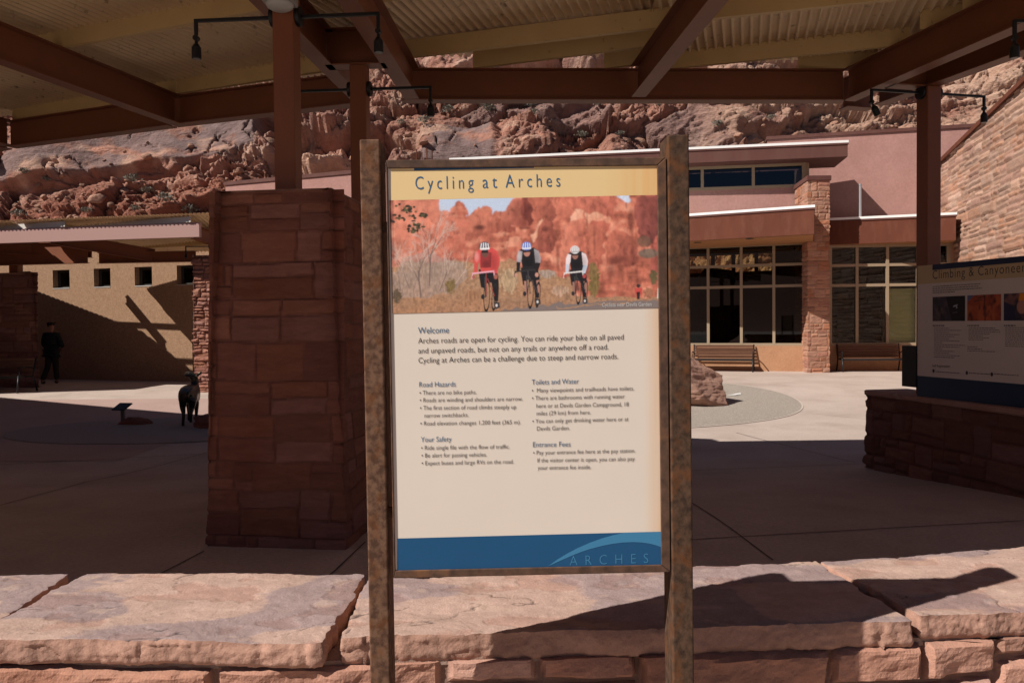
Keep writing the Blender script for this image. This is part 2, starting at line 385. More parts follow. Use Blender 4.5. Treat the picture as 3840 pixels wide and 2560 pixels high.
# ================================================================== STONE MASONRY
STONE_A = np.array([(0.235, 0.105, 0.072), (0.275, 0.13, 0.09), (0.205, 0.09, 0.066), (0.25, 0.125, 0.10), (0.22, 0.095, 0.06)])
STONE_B = np.array([(0.46, 0.30, 0.205), (0.52, 0.34, 0.225), (0.43, 0.26, 0.185), (0.50, 0.35, 0.25), (0.44, 0.24, 0.14)])
STONE_C = np.array([(0.40, 0.215, 0.155), (0.36, 0.185, 0.13), (0.44, 0.25, 0.19), (0.34, 0.17, 0.115), (0.41, 0.24, 0.19)])
def masonry(name, path, z0, z1, parent=None, closed=True, res=0.014, bands=(0.26, 0.46), widths=(0.28, 0.7), thin=0.0, depth=0.016,
            rough=0.006, batter=0.0, seed=1, colors=STONE_A, mortar=(0.16, 0.062, 0.042), vprob=0.62, mw=0.012, soft=0.03, top=True, warp=0.012, lift=0.0, tilt=0.008, mt=None, off=0.006):
    """walling of squared stones laid along path (xy, outward side on the right of travel when ccw); z1 may be a function of arc length"""
    rng = np.random.RandomState(seed)
    P = [np.array(p, float) for p in path]
    segs = list(zip(P, P[1:] + ([P[0]] if closed else [])))
    if not closed: segs = segs[:len(P) - 1]
    s_, pos, nor = [], [], []
    L = 0; cor = [0.0]
    for k, (a, b) in enumerate(segs):
        ln = np.linalg.norm(b - a); n = max(2, int(round(ln / res))); d = (b - a) / ln; nn = np.array([d[1], -d[0]])
        for i in range(n):
            s_.append(L + ln * i / n); pos.append(a + (b - a) * i / n)
            if i == 0 and (closed or k > 0):
                pd = segs[k - 1]; e = (pd[1] - pd[0]) / np.linalg.norm(pd[1] - pd[0]); n0 = np.array([e[1], -e[0]])
                mm = nn + n0; mm /= (mm @ nn); nor.append(mm)
            else: nor.append(nn)
        L += ln; cor.append(L)
    if not closed:
        s_.append(L); pos.append(P[-1]); nor.append(nor[-1])
    s_ = np.array(s_); pos = np.array(pos); nor = np.array(nor)
    zf = z1 if callable(z1) else (lambda s: np.full_like(np.asarray(s, float), z1))
    ztop = float(np.max(zf(s_)))
    nr = max(2, int(round((ztop - z0) / res)) + 1)
    zr = np.linspace(z0, ztop, nr)
    SS, ZZ = np.meshgrid(s_, zr)
    period = L if closed else 1e9
    ws = SS + warp * (vnoise(SS * 4, ZZ * 9, 0 * SS, seed) - 0.5) * 2; wz = ZZ + warp * (vnoise(SS * 2.5, ZZ * 3, 0 * SS + 5, seed) - 0.5) * 2
    if closed:  # keep the warp continuous round the seam
        fade = np.clip(np.minimum(SS, L - SS) / 0.25, 0, 1); ws = SS + (ws - SS) * fade; wz = ZZ + (wz - ZZ) * fade
    eb = [z0 - 0.1]
    while eb[-1] < ztop + 0.1: eb.append(eb[-1] + rng.uniform(*bands))
    eb = np.array(eb); dist = np.full(SS.shape, 9.0); bid = np.zeros(SS.shape, int); nb = 0
    bi = np.clip(np.searchsorted(eb, wz) - 1, 0, len(eb) - 2)
    for k in range(len(eb) - 1):
        mk = bi == k
        if not mk.any(): continue
        H = eb[k + 1] - eb[k]
        cuts = [0.0]; o0 = rng.uniform(0, 0.4) if closed else 0.0
        while cuts[-1] < L: cuts.append(cuts[-1] + rng.uniform(*widths) * (0.75 if H < np.mean(bands) else 1.1))
        if closed:
            cuts[-1] = L
            if cuts[-1] - cuts[-2] < widths[0] * 0.6: cuts.pop(-2)
        cuts = np.array(cuts)
        x = ws[mk]
        if closed: x = np.mod(x - o0, L)
        zz = wz[mk] - eb[k]
        ci = np.clip(np.searchsorted(cuts, x) - 1, 0, len(cuts) - 2)
        a, b = cuts[ci], cuts[ci + 1]
        mode = rng.rand(len(cuts)); sp = rng.uniform(0.35, 0.68, len(cuts)); sq = rng.uniform(0.35, 0.65, len(cuts))
        md, s1, s2 = mode[ci], sp[ci], sq[ci]
        lo = np.zeros_like(x); hi = np.full_like(x, H); sub = np.zeros(x.shape, int)
        two = md > 0.30 - thin * 0.3
        up = two & (zz > s1 * H)
        lo = np.where(up, s1 * H, lo); hi = np.where(two & ~up, s1 * H, hi); sub = np.where(up, 1, sub)
        ver = two & (md > vprob) & (up if True else up)
        mid = a + (b - a) * s2
        rgt = ver & (x > mid)
        a = np.where(rgt, mid, a); b = np.where(ver & ~rgt, mid, b); sub = np.where(rgt, 2, sub)
        dist[mk] = np.minimum(np.minimum(x - a, b - x), np.minimum(zz - lo, hi - zz))
        bid[mk] = nb + ci * 3 + sub; nb += len(cuts) * 3
    rv = rng.rand(nb + 3, 4)
    dist = dist + 0.006 * (vnoise(SS * 30, ZZ * 30, 0 * SS + 2, seed + 4) - 0.5)
    inn = sstep(mw * 0.35, mw * 0.35 + soft, dist)
    px_ = pos[None, :, 0] + 0 * ZZ; py_ = pos[None, :, 1] + 0 * ZZ
    rn = fbm(px_ * 9, py_ * 9, ZZ * 16, 5, seed + 9) - 0.5; rn2 = vnoise(px_ * 3.3, py_ * 3.3, ZZ * 5, seed + 3) - 0.5
    h = -depth + depth * inn + inn * (rough * 2.2 * rn + rough * 1.6 * rn2 + tilt * (rv[bid, 0] - 0.5) * 2)
    h = h + off
    ztop_s = zf(s_)[None, :]
    zc = np.minimum(ZZ, ztop_s)
    hh = h - batter * (zc - z0)
    V = np.stack([px_ + nor[None, :, 0] * hh, py_ + nor[None, :, 1] * hh, zc + lift], -1)
    base = colors[(rv[bid, 1] * len(colors)).astype(int) % len(colors)] * (0.82 + 0.36 * rv[bid, 2][..., None])
    stain = sstep(0.55, 0.8, fbm(px_ * 2.5, py_ * 2.5, ZZ * 1.2, 4, seed + 20))[..., None]
    base = base * (1 - 0.22 * stain * np.array([0.2, 0.7, 1.0]))
    mo = (1 - sstep(mw * 0.3, mw * 0.3 + 0.008, dist))[..., None]
    C = base * (1 - mo) + np.array(mortar) * mo
    nc = len(s_)
    fc = grid_faces(nr, nc, wrap=closed)
    V = V.reshape(-1, 3); C = C.reshape(-1, 3)
    if top and closed:
        ctr = V[-nc:].mean(0); V = np.vstack([V, ctr]); C = np.vstack([C, C.mean(0)])
        q = len(V) - 1; b0 = (nr - 1) * nc
        tf = np.array([(b0 + i, b0 + (i + 1) % nc, q, q) for i in range(nc)])
        faces = [tuple(f) for f in fc] + [tuple(f[:3]) for f in tf]
        # degenerate clamp rows are harmless; keep quads as numpy for speed, fan as separate fine object avoided
        o = mesh_obj(name, V, np.vstack([fc, np.column_stack([tf[:, 0], tf[:, 1], tf[:, 2], tf[:, 2]])]) if False else faces, mt or M_stone, parent, C)
    else:
        o = mesh_obj(name, V, fc, mt or M_stone, parent, C)
    return o
def rect_path(c, hx, hy, ang):
    ca, sa = math.cos(ang), math.sin(ang)
    return [(c[0] + x * ca - y * sa, c[1] + x * sa + y * ca) for x, y in ((-hx, -hy), (hx, -hy), (hx, hy), (-hx, hy))]

# ---- near pillar, its hidden neighbour
FL = atZ(775, 2062, -0.06); FR = atZ(1298, 2076, -0.06)
dv = (FR - FL)[:2]; wp = np.linalg.norm(dv); dv /= wp; dn = np.array([-dv[1], dv[0]])
PILC = (FL[:2] + FR[:2]) / 2 + dn * wp / 2
pr = thing('stone_pillar', 'tapering red sandstone pillar carrying the steel column left of the cycling sign', 'pillar', (PILC[0], PILC[1], -0.06))
masonry('masonry', rect_path(PILC, wp / 2, wp / 2, math.atan2(dv[1], dv[0])), -0.06, 2.60, pr, res=0.0125, batter=0.041, seed=5, bands=(0.17, 0.36), widths=(0.24, 0.62), vprob=0.80, depth=0.010, rough=0.008, mw=0.010, soft=0.012, mortar=(0.20, 0.082, 0.056), warp=0.014, tilt=0.007, colors=STONE_A * np.array([1.10, 0.96, 0.90]))
mb = MB(); cpt = rect_path(PILC, wp / 2 - 0.115, wp / 2 - 0.115, math.atan2(dv[1], dv[0])); mb.prism(cpt, 2.57, 2.615); mb.build('cap', mat('mortar_cap', (0.25, 0.13, 0.09), (0.2, 0.1, 0.07), 8, 0.95), pr)
C1 = np.array([*(atY(1083, 700, 6.16)[:2])]); C2 = np.array([*(atY(1354, 700, 8.04)[:2])]); C3 = np.array([*(atY(3482, 700, 8.95)[:2])])
pr2 = copy_tree(pr); put(pr2, (C2[0] - 0.02, C2[1] + 0.1, -0.16), 0, 'red sandstone pillar hidden behind the cycling sign and the near pillar')

# ---- low wall on the right with the climbing panel
a0 = atZ(3240, 1738, -0.16); a1 = atZ(3840, 1880, -0.1)
wd = (a1 - a0)[:2]; wd /= np.linalg.norm(wd); wn = np.array([-wd[1], wd[0]])  # wn points right/away
if wn[0] < 0: wn = -wn
e1 = a0[:2] + wd * 5.2
lw = thing('low_stone_wall', 'low dark red stone wall carrying the climbing and canyoneering panel', 'wall', (*a0[:2], -0.2))
masonry('masonry', [a0[:2], e1, e1 + wn * 0.62, a0[:2] + wn * 0.62], -0.2, 0.70, lw, res=0.016, bands=(0.24, 0.4), widths=(0.3, 0.75), batter=0.03, seed=11, depth=0.022, rough=0.008, mw=0.014,
        colors=STONE_A * 0.8)
mb = MB(); mb.prism([a0[:2] - wd * .01 + wn * .0, e1, e1 + wn * 0.60, a0[:2] + wn * 0.60], 0.69, 0.755)
mb.build('coping', M_rock, lw, 0.02)

# ================================================================== MAIN CANOPY
ZB, ZT, ZD = 4.23, 4.60, 4.80
cp = thing('shade_canopy', 'large brown steel canopy with tan corrugated roof overhead', 'canopy', (0, 6, 0))
IW, TF, TW = 0.085, 0.014, 0.006
def ibeam(p0, p1, z0=ZB, z1=ZT, parent=None, mt=None, iw=IW, zend=None):
    h = z1 - z0; t = TF
    prof = [(-iw, 0), (iw, 0), (iw, t), (TW, t), (TW, h - t), (iw, h - t), (iw, h), (-iw, h), (-iw, h - t), (-TW, h - t), (-TW, t), (-iw, t)]
    m_ = MB(); m_.sweep(prof, (*p0, z0), (*p1, z0 if zend is None else zend)); return m_.build('roof_beam', mt or M_steel, parent or cp)
ibeam((-4.35, 10.22), (-6.60, 2.2)); ibeam((-7.24, 11.35), (-11.4, 2.2))
ibeam((-1.76, 9.35), (-2.38, 2.2)); ibeam((-1.14, 9.2), (-1.56, 2.2))
ibeam((1.50, 9.2), (2.05, 2.2)); ibeam((4.06, 9.45), (5.78, 2.2)); ibeam((4.52, 9.65), (6.80, 2.2))
ibeam((-10.6, 13.0), (-15.5, 2.2))
ibeam((-1.25, 9.30), (4.0, 9.48)); ibeam((-4.40, 10.33), (-1.82, 9.42)); ibeam((-7.26, 11.47), (-4.44, 10.36)); ibeam((-10.6, 13.1), (-7.36, 11.52))
ibeam((-1.86, 8.06), (-1.25, 8.02)); ibeam((-2.0, 6.2), (-1.42, 6.16)); ibeam((4.26, 8.86), (4.78, 8.98)); ibeam((4.12, 9.75), (4.5, 9.85))
def column(c, rz, hw, z0, z1):
    ca, sa = math.cos(rz), math.sin(rz); m_ = MB()
    m_.box((c[0], c[1], (z0 + z1) / 2), (ca * hw, sa * hw, 0), (-sa * hw, ca * hw, 0), (0, 0, (z1 - z0) / 2))
    return m_.build('steel_column', M_steel, cp, 0.012)
column(C1, math.radians(-4.3), 0.083, 2.61, ZB); column(C2, math.radians(-4.3), 0.083, 2.45, ZB); column(C3, math.radians(12), 0.09, 0.75, ZB)
# purlins: C section, web towards the camera
def purlin(p0, p1, z0=ZT, z1=ZD - 0.005, parent=None, mt=None, t=0.008, d=0.06):
    h = z1 - z0
    prof = [(0, 0), (d, 0), (d, 0.02), (d - t, 0.02), (d - t, t), (t, t), (t, h - t), (d - t, h - t), (d - t, h - 0.02), (d, h - 0.02), (d, h), (0, h)]
    prof = [(-a, b) for a, b in prof]
    m_ = MB(); m_.sweep(prof, (*p0, z0), (*p1, z0)); return m_.build('purlin', mt or M_tan, parent or cp)
def pz(u, v): return atZ(u, v, ZT)[:2]
def ppx(a, b, e0=0.0, e1=0.0):
    A, B = pz(*a), pz(*b); d = (B - A) / np.linalg.norm(B - A); return A - d * e0, B + d * e1
for a, b, e0, e1 in (((208, 181), (960, 41), 3.0, 0.25), ((620, 357), (1202, 267), 0.1, 0.1), ((55, 455), (417, 392), 0.05, 1.2),
                     ((1530, 215), (2500, 100), 0.15, 0.1), ((1774, 255), (2448, 170), 0.0, 0.12), ((2265, 256), (2425, 236), 0.0, 0.1),
                     ((2660, 70), (3317, 0), 0.25, 1.2), ((2560, 252), (3377, 170), 0.25, 0.1), ((2993, 269), (3190, 255), 0.0, 0.3),
                     ((3449, 112), (3610, 84), 0.0, 1.4), ((3610, 38), (3700, 25), 0.0, 1.4)):
    purlin(*ppx(a, b, e0, e1))
for k in range(1, 4):
    for a, b in (((-9.5, 8.6), (-2.1, 5.75)), ((-1.6, 8.88 - 1.45), (1.65, 7.9 - 1.45)), ((1.75, 7.85 - 1.45), (5.4, 6.75 - 1.45))):
        o_ = 1.45 * (k - 1); purlin((a[0], a[1] - o_), (b[0], b[1] - o_))
def deck(poly, ang, z=ZD, pitch=0.098, dep=0.036, parent=None, zfun=None, mt=None, wb=0.012, wt=0.024):
    """rolled sheet over a convex plan polygon; ribs run along ang measured from +Y"""
    d = np.array([math.sin(ang), math.cos(ang)]); a = np.array([d[1], -d[0]])
    pl = np.array(poly, float); A = pl @ a; B = pl @ d
    prof = []
    k = A.min()
    while k < A.max():
        prof += [(k, 0), (k + wt * 0.5, 0), (k + wt * .5 + 0.010, -dep), (k + wt * .5 + .010 + wb * 2, -dep), (k + wt * .5 + 0.020 + wb * 2, 0)]
        k += pitch
    prof = [q for q in prof if A.min() < q[0] < A.max()]
    V = []; ok = []
    for q, zz in prof:
        bs = []
        for i in range(len(pl)):
            j = (i + 1) % len(pl)
            if (A[i] - q) * (A[j] - q) <= 0 and A[i] != A[j]: bs.append(B[i] + (B[j] - B[i]) * (q - A[i]) / (A[j] - A[i]))
        b0, b1 = min(bs), max(bs)
        for b_ in (b0, b1):
            xy = a * q + d * b_; V.append((xy[0], xy[1], (z if zfun is None else zfun(*xy)) + zz))
    n = len(prof)
    f = np.array([(2 * i, 2 * i + 1, 2 * i + 3, 2 * i + 2) for i in range(n - 1)])
    return mesh_obj('roof_deck', V, f, mt or M_deck, parent or cp)
A17, A21 = math.radians(16.5), math.radians(21)
deck([(-2.2, 2.0), (-1.52, 7.7), (-1.60, 9.75), (-4.3, 10.72), (-8.3, 12.05), (-8.6, 2.0)], A21)
deck([(-18, 2.0), (-8.2, 2.0), (-7.95, 11.85), (-17.4, 16.9)], A21, z=ZD + 0.06)
deck([(-2.45, 2.0), (2.05, 2.0), (1.62, 9.55), (-1.75, 9.48)], A17, z=ZD + 0.05)
deck([(1.75, 2.0), (7.2, 2.0), (4.75, 9.72), (1.36, 9.6)], A17)

# ---- lamps on the columns
def spotlight(tilt=0.0, L=0.62):
    r = thing('spotlight', 'black arm spotlight', 'spotlight', (0, 0, 0), 'arm spotlights on the canopy columns')
    m_ = MB(); m_.tube([(0, 0, 0), (0.035, 0, 0)], 0.075, 24); m_.build('wall_plate', M_black, r, 0.006)
    m_ = MB(); m_.box((0.035 + L / 2, 0, 0), (L / 2, 0, 0), (0, 0.013, 0), (0, 0, 0.013)); m_.box((0.035 + L - 0.013, 0, -0.055), (0.013, 0, 0), (0, 0.013, 0), (0, 0, 0.055)); m_.build('arm', M_black, r, 0.003)
    x = 0.035 + L - 0.013; k = np.array([x, 0, -0.135]); dr = np.array([math.sin(tilt), 0, -math.cos(tilt)])
    m_ = MB(); m_.tube([k + (0, -0.02, 0), k + (0, 0.02, 0)], 0.022, 14); m_.tube([k + np.array([0, 0, 0.03]), k], 0.012, 10); m_.tube([k, k + dr * 0.05], [0.011, 0.014], 10); m_.build('knuckle', M_black, r)
    h = k + dr * 0.045
    m_ = MB(); m_.tube([h, h + dr * 0.03, h + dr * 0.115], [0.018, 0.036, 0.037], 20); m_.build('lamp_head', M_black, r, 0.003)
    m_ = MB(); m_.tube([h + dr * 0.1155, h + dr * 0.1175], 0.031, 20); m_.build('lens', mat('lens', (0.05, 0.05, 0.05), rough=0.3), r)
    return r
sp = spotlight(0.0); sp_t = None
def place_spot(o, c, rz, hw, sgn, z, label):
    ang = rz + (0 if sgn > 0 else math.pi)
    put(o, (c[0] + math.cos(ang) * hw, c[1] + math.sin(ang) * hw, z), ang, label)
place_spot(sp, C1, math.radians(-4.3), 0.085, 1, 4.0, 'black arm spotlight on the right side of the near column')
for c, rz, hw, sg, z, lb in ((C1, -4.3, 0.085, -1, 4.0, 'black arm spotlight reaching left from the near column'),
                             (C2, -4.3, 0.085, 1, 4.0, 'black arm spotlight on the right of the column behind the sign'),
                             (C2, -4.3, 0.085, -1, 4.0, 'black arm spotlight half hidden behind the near column'),
                             (C3, 12, 0.092, 1, 4.17, 'black arm spotlight on the right side of the right column')):
    place_spot(copy_tree(sp), c, math.radians(rz), hw, sg, z, lb)
st = spotlight(-0.5)
place_spot(st, C3, math.radians(12), 0.092, -1, 4.17, 'black arm spotlight with tilted head left of the right column')
q = atY(3806, 80, 6.4)
put(copy_tree(sp), (q[0] + 0.64, q[1], q[2]), math.pi, 'black arm spotlight hanging below the beam in the top right corner')
q = atY(1046, 0, 5.96)
sl = thing('security_light', 'grey rounded security light on top of the near column', 'light', (q[0], q[1], 3.98))
m_ = MB(); m_.prism([(q[0] - 0.118, q[1] - 0.06), (q[0] + 0.118, q[1] - 0.075), (q[0] + 0.118, q[1] + 0.105), (q[0] - 0.118, q[1] + 0.12)], 4.03, 4.22); m_.build('housing', mat('grey_cast', (0.33, 0.31, 0.29), (0.26, 0.24, 0.23), 6, 0.6), sl, 0.01)
m_ = MB(); m_.tube([(q[0], q[1] + 0.02, 4.03), (q[0], q[1] + 0.02, 4.005), (q[0], q[1] + 0.02, 3.985)], [0.105, 0.095, 0.06], 24); m_.build('diffuser', mat('frosted', (0.4, 0.39, 0.37), rough=0.4), sl, 0.004, True)

# ================================================================== TEXT
def text_geo(plane, lines, out, thick=0.0, space=1.0, tilt=True):
    """lines: (string, px start (u, v) on the baseline, px end (u, v), cap height px); letters fitted onto the plane"""
    V = []; Fc = []
    for s, a, b, cap in lines:
        A = plane.px(*a); B = plane.px(*b)
        C = plane.px(a[0], a[1] - cap)
        cu = bpy.data.curves.new('t', 'FONT'); cu.body = s; cu.size = 1.0; cu.space_character = space; cu.resolution_u = 3; cu.offset = thick
        o = bpy.data.objects.new('t', cu); COL.objects.link(o); bpy.context.view_layer.update()
        me = o.evaluated_get(bpy.context.evaluated_depsgraph_get()).to_mesh()
        vs = np.array([v.co[:2] for v in me.vertices]) if len(me.vertices) else np.zeros((0, 2)); fs = [tuple(p.vertices) for p in me.polygons]
        bpy.data.objects.remove(o); bpy.data.curves.remove(cu)
        if len(vs) == 0: continue
        wx = vs[:, 0].max() - vs[:, 0].min(); ln = np.linalg.norm(B - A)
        d = (B - A) / ln; n = np.array([-d[1], d[0]]); caph = np.linalg.norm(C - A)
        x = (vs[:, 0] - vs[:, 0].min()) * ln / wx; y = vs[:, 1] * caph / 0.70
        p2 = A[None] + x[:, None] * d + y[:, None] * n
        k = len(V); V += [plane.pt(q[0], q[1], out) for q in p2]; Fc += [tuple(i + k for i in f) for f in fs]
    return V, Fc
def flat(plane, poly_px, out, name, mt, parent):
    """thin printed patch on a panel (px outline)"""
    P = [plane.px(*p) for p in poly_px]
    return flat_l(plane, P, out, name, mt, parent)
def flat_l(plane, P, out, name, mt, parent):
    ar = sum(P[i][0] * P[(i + 1) % len(P)][1] - P[(i + 1) % len(P)][0] * P[i][1] for i in range(len(P)))
    if (ar > 0) != (np.cross(plane.ex, plane.ez) @ plane.n > 0): P = P[::-1]
    return mesh_obj(name, [plane.pt(p[0], p[1], out) for p in P], [tuple(range(len(P)))], mt, parent)

# ---- small painter for printed photographs (pictures that are flat in the real place too)
class Print:
    def __init__(s, wpx, hpx, base):
        s.W, s.H = wpx, hpx
        s.X, s.Y = np.meshgrid(np.arange(wpx) + 0.5, np.arange(hpx) + 0.5)
        s.I = np.zeros((hpx, wpx, 3)) + np.array(lin(*base))
    def mask(s, poly):
        P = np.array(poly, float); m_ = np.zeros(s.X.shape, bool); wx = getattr(s, 'wx', 0); wy = getattr(s, 'wy', 0)
        x0, x1 = int(max(0, P[:, 0].min() - 1)), int(min(s.W, P[:, 0].max() + 2)); y0, y1 = int(max(0, P[:, 1].min() - 1)), int(min(s.H, P[:, 1].max() + 2))
        if x1 <= x0 or y1 <= y0: return m_
        X = (s.X + wx)[y0:y1, x0:x1]; Y = (s.Y + wy)[y0:y1, x0:x1]; k = np.zeros(X.shape, bool)
        for i in range(len(P)):
            a, b = P[i], P[(i + 1) % len(P)]
            if a[1] == b[1]: continue
            c = (a[1] > Y) != (b[1] > Y)
            k ^= c & (X < (b[0] - a[0]) * (Y - a[1]) / (b[1] - a[1]) + a[0])
        m_[y0:y1, x0:x1] = k; return m_
    def fill(s, m_, c, a=1.0):
        c = np.array(lin(*c)); s.I[m_] = s.I[m_] * (1 - a) + c * a
    def poly(s, p, c, a=1.0): s.fill(s.mask(p), c, a)
    def ell(s, x, y, rx, ry, c, a=1.0, soft=False):
        d = ((s.X - x) / rx) ** 2 + ((s.Y - y) / ry) ** 2
        if soft:
            k = np.clip(1 - d, 0, 1)[..., None] * a; s.I = s.I * (1 - k) + np.array(lin(*c)) * k
        else: s.fill(d < 1, c, a)
    def ring(s, x, y, rx, ry, t, c, ang=0.0):
        ca, sa = math.cos(ang), math.sin(ang); dx = (s.X - x) * ca + (s.Y - y) * sa; dy = -(s.X - x) * sa + (s.Y - y) * ca
        d = np.sqrt((dx / rx) ** 2 + (dy / ry) ** 2); tt = t / np.maximum(1e-6, np.minimum(rx, ry) + (max(rx, ry) - min(rx, ry)) * np.abs(dy / ry) ** 2 * 0)
        s.fill((d < 1) & (d > 1 - tt * (1 if rx > 3 * t else 0.8)), c)
    def line(s, x0, y0, x1, y1, w_, c, a=1.0):
        d = np.array([x1 - x0, y1 - y0], float); L = np.hypot(*d) + 1e-9; n = np.array([-d[1], d[0]]) / L * w_ / 2
        s.poly([(x0 + n[0], y0 + n[1]), (x1 + n[0], y1 + n[1]), (x1 - n[0], y1 - n[1]), (x0 - n[0], y0 - n[1])], c, a)
    def blur(s, r):
        k = np.exp(-np.arange(-3 * r, 3 * r + 1) ** 2 / (2.0 * r * r)); k /= k.sum(); n = 3 * r
        P = np.pad(s.I, ((n, n), (0, 0), (0, 0)), mode='edge'); s.I = sum(k[i] * P[i:i + s.H] for i in range(2 * n + 1))
        P = np.pad(s.I, ((0, 0), (n, n), (0, 0)), mode='edge'); s.I = sum(k[i] * P[:, i:i + s.W] for i in range(2 * n + 1))
    def down(s, k):
        return s.I[:s.H // k * k, :s.W // k * k].reshape(s.H // k, k, s.W // k, k, 3).mean((1, 3))
def print_mesh(plane, corners_px, img, out, name, mt, parent):
    H, W_ = img.shape[:2]
    TL, TR, BL, BR = [plane.px(*c) for c in corners_px]
    a, b = np.meshgrid(np.linspace(0, 1, W_), np.linspace(0, 1, H)); a = a[..., None]; b = b[..., None]
    q = (TL * (1 - a) + TR * a) * (1 - b) + (BL * (1 - a) + BR * a) * b
    V = plane.o + plane.ex * q[..., :1] + plane.ez * q[..., 1:] + plane.n * out
    fc = grid_faces(H, W_); V = V.reshape(-1, 3)
    if np.cross(V[fc[0, 1]] - V[fc[0, 0]], V[fc[0, 2]] - V[fc[0, 0]]) @ plane.n < 0: fc = fc[:, ::-1].copy()
    return mesh_obj(name, V, fc, mt, parent, img.reshape(-1, 3))

# ================================================================== CYCLING SIGN
def rotm(a):
    return np.array((Matrix.Rotation(a[2], 3, 'Z') @ Matrix.Rotation(a[1], 3, 'Y') @ Matrix.Rotation(a[0], 3, 'X')))
SM = rotm((0.0029, -0.0064, 0.0227)); SO = np.array([0.038, 1.8063, 1.4975])
SP = Plane(SO, SM[:, 0], SM[:, 2])                 # panel face
if SP.n @ (CAM - SO) < 0: SP.n = -SP.n
FD = 0.0040                                         # panel lies this far behind the frame's face
SPF = Plane(SO + SP.n * FD, SM[:, 0], SM[:, 2]); SPF.n = SP.n
SPP = Plane(SO + SP.n * 0.010, SM[:, 0], SM[:, 2]); SPP.n = SP.n
sg = thing('park_sign', 'upright rusty steel sign about cycling with red rock photograph and blue footer', 'sign', (SO[0], SO[1] + 0.03, -0.03))
def sbar(pl, x0, x1, z0, z1, d0, d1, name, mt, bev, zz=None):
    m_ = MB(); c = pl.pt((x0 + x1) / 2, (z0 + z1) / 2, (d0 + d1) / 2)
    m_.box(c, pl.ex * (x1 - x0) / 2, pl.n * (d1 - d0) / 2, pl.ez * (z1 - z0) / 2); return m_.build(name, mt, sg, bev, seg=3)
lx0, lz = SPP.px(1347.5, 522); lx1 = SPP.px(1424, 522)[0]
rx0, rz_ = SPP.px(2504, 505); rx1 = SPP.px(2584, 505)[0]
sbar(SPP, lx0, lx1, -1.53, lz, -0.092, 0, 'post', M_rust, 0.004)
rp = sbar(SPP, rx0, rx1, -1.53, rz_, -0.092, 0, 'post', M_rustd, 0.004); rp['label'] = 'darker post with orange rust streaks'
fx0, fz1 = SPF.px(1446, 600); fx1 = SPF.px(2499, 592)[0]; fz0 = SPF.px(1990, 2156)[1]
ix0 = SPF.px(1468, 1400)[0]; ix1 = SPF.px(2473, 1400)[0]; iz1 = SPF.px(1960, 626)[1]; iz0 = SPF.px(1990, 2128)[1]
# frame: four mitred tubes in one mesh
m_ = MB()
oc = [(fx0, fz0), (fx1, fz0), (fx1, fz1), (fx0, fz1)]; ic = [(ix0, iz0), (ix1, iz0), (ix1, iz1), (ix0, iz1)]
for i in range(4):
    j = (i + 1) % 4; g = 0.0003
    P4 = [oc[i], oc[j], ic[j], ic[i]]
    dd = np.array(oc[j]) - np.array(oc[i]); dd = dd / np.linalg.norm(dd) * g
    P4 = [np.array(P4[0]) + dd, np.array(P4[1]) - dd, np.array(P4[2]) - dd, np.array(P4[3]) + dd]
    vs = [SPF.pt(p[0], p[1], d) for d in (-0.028, 0.0) for p in P4]
    m_.add(vs, [(3, 2, 1, 0), (4, 5, 6, 7), (0, 1, 5, 4), (1, 2, 6, 5), (2, 3, 7, 6), (3, 0, 4, 7)])
m_.build('frame', mat('frame_steel', (0.060, 0.031, 0.020), (0.115, 0.060, 0.038), 40, 0.75, 0.2, 150, c3=(0.19, 0.08, 0.03), s3=10, lo3=0.55, hi3=0.7, f3=0.7, bdist=0.002), sg, 0.0035, seg=3)
for sx in (fx0 - 0.006, fx1 + 0.002):
    for zz in (0.33, -0.33):
        m_ = MB(); m_.box(SPF.pt(sx + 0.002, zz, -0.02), SP.ex * 0.0075, SP.n * 0.006, SP.ez * 0.012); m_.build('bracket', M_rust, sg)
PANEL = mat('panel_cream', (0.74, 0.65, 0.56), (0.71, 0.62, 0.53), 2, 0.45, spec=0.4)
# rust stain down the right edge of the print, a stain with its own shape
nt_ = PANEL.node_tree; n_, l_ = nt_.nodes, nt_.links
def add_stain(mt, xe, wdt, colr):
    n_, l_ = mt.node_tree.nodes, mt.node_tree.links; b = n_['Principled BSDF']; src = b.inputs['Base Color'].links[0].from_socket if b.inputs['Base Color'].links else None
    tc = n_.new('ShaderNodeTexCoord'); sx = n_.new('ShaderNodeSeparateXYZ'); l_.new(tc.outputs['Object'], sx.inputs[0])
    mp = n_.new('ShaderNodeMapping'); mp.inputs['Scale'].default_value = (60, 1, 2.0); l_.new(tc.outputs['Object'], mp.inputs[0])
    nz = n_.new('ShaderNodeTexNoise'); nz.inputs['Scale'].default_value = 1.0; nz.inputs['Detail'].default_value = 3; l_.new(mp.outputs[0], nz.inputs['Vector'])
    r = n_.new('ShaderNodeMapRange'); r.inputs[1].default_value = xe - wdt; r.inputs[2].default_value = xe; r.interpolation_type = 'SMOOTHSTEP'; l_.new(sx.outputs[0], r.inputs[0])
    mu = n_.new('ShaderNodeMath'); mu.operation = 'MULTIPLY'; l_.new(r.outputs[0], mu.inputs[0]); l_.new(nz.outputs[0], mu.inputs[1])
    mx = n_.new('ShaderNodeMix'); mx.data_type = 'RGBA'; l_.new(mu.outputs[0], mx.inputs[0])
    if src is not None: l_.new(src, mx.inputs[6])
    else: mx.inputs[6].default_value = b.inputs['Base Color'].default_value
    mx.inputs[7].default_value = (*colr, 1); l_.new(mx.outputs[2], b.inputs['Base Color'])
XE = 0.31
add_stain(PANEL, XE, 0.05, (0.68, 0.36, 0.13))
pan = sbar(SP, ix0 - 0.004, ix1 + 0.004, iz0 - 0.004, iz1 + 0.004, -0.012, -0.0006, 'panel', PANEL, 0)
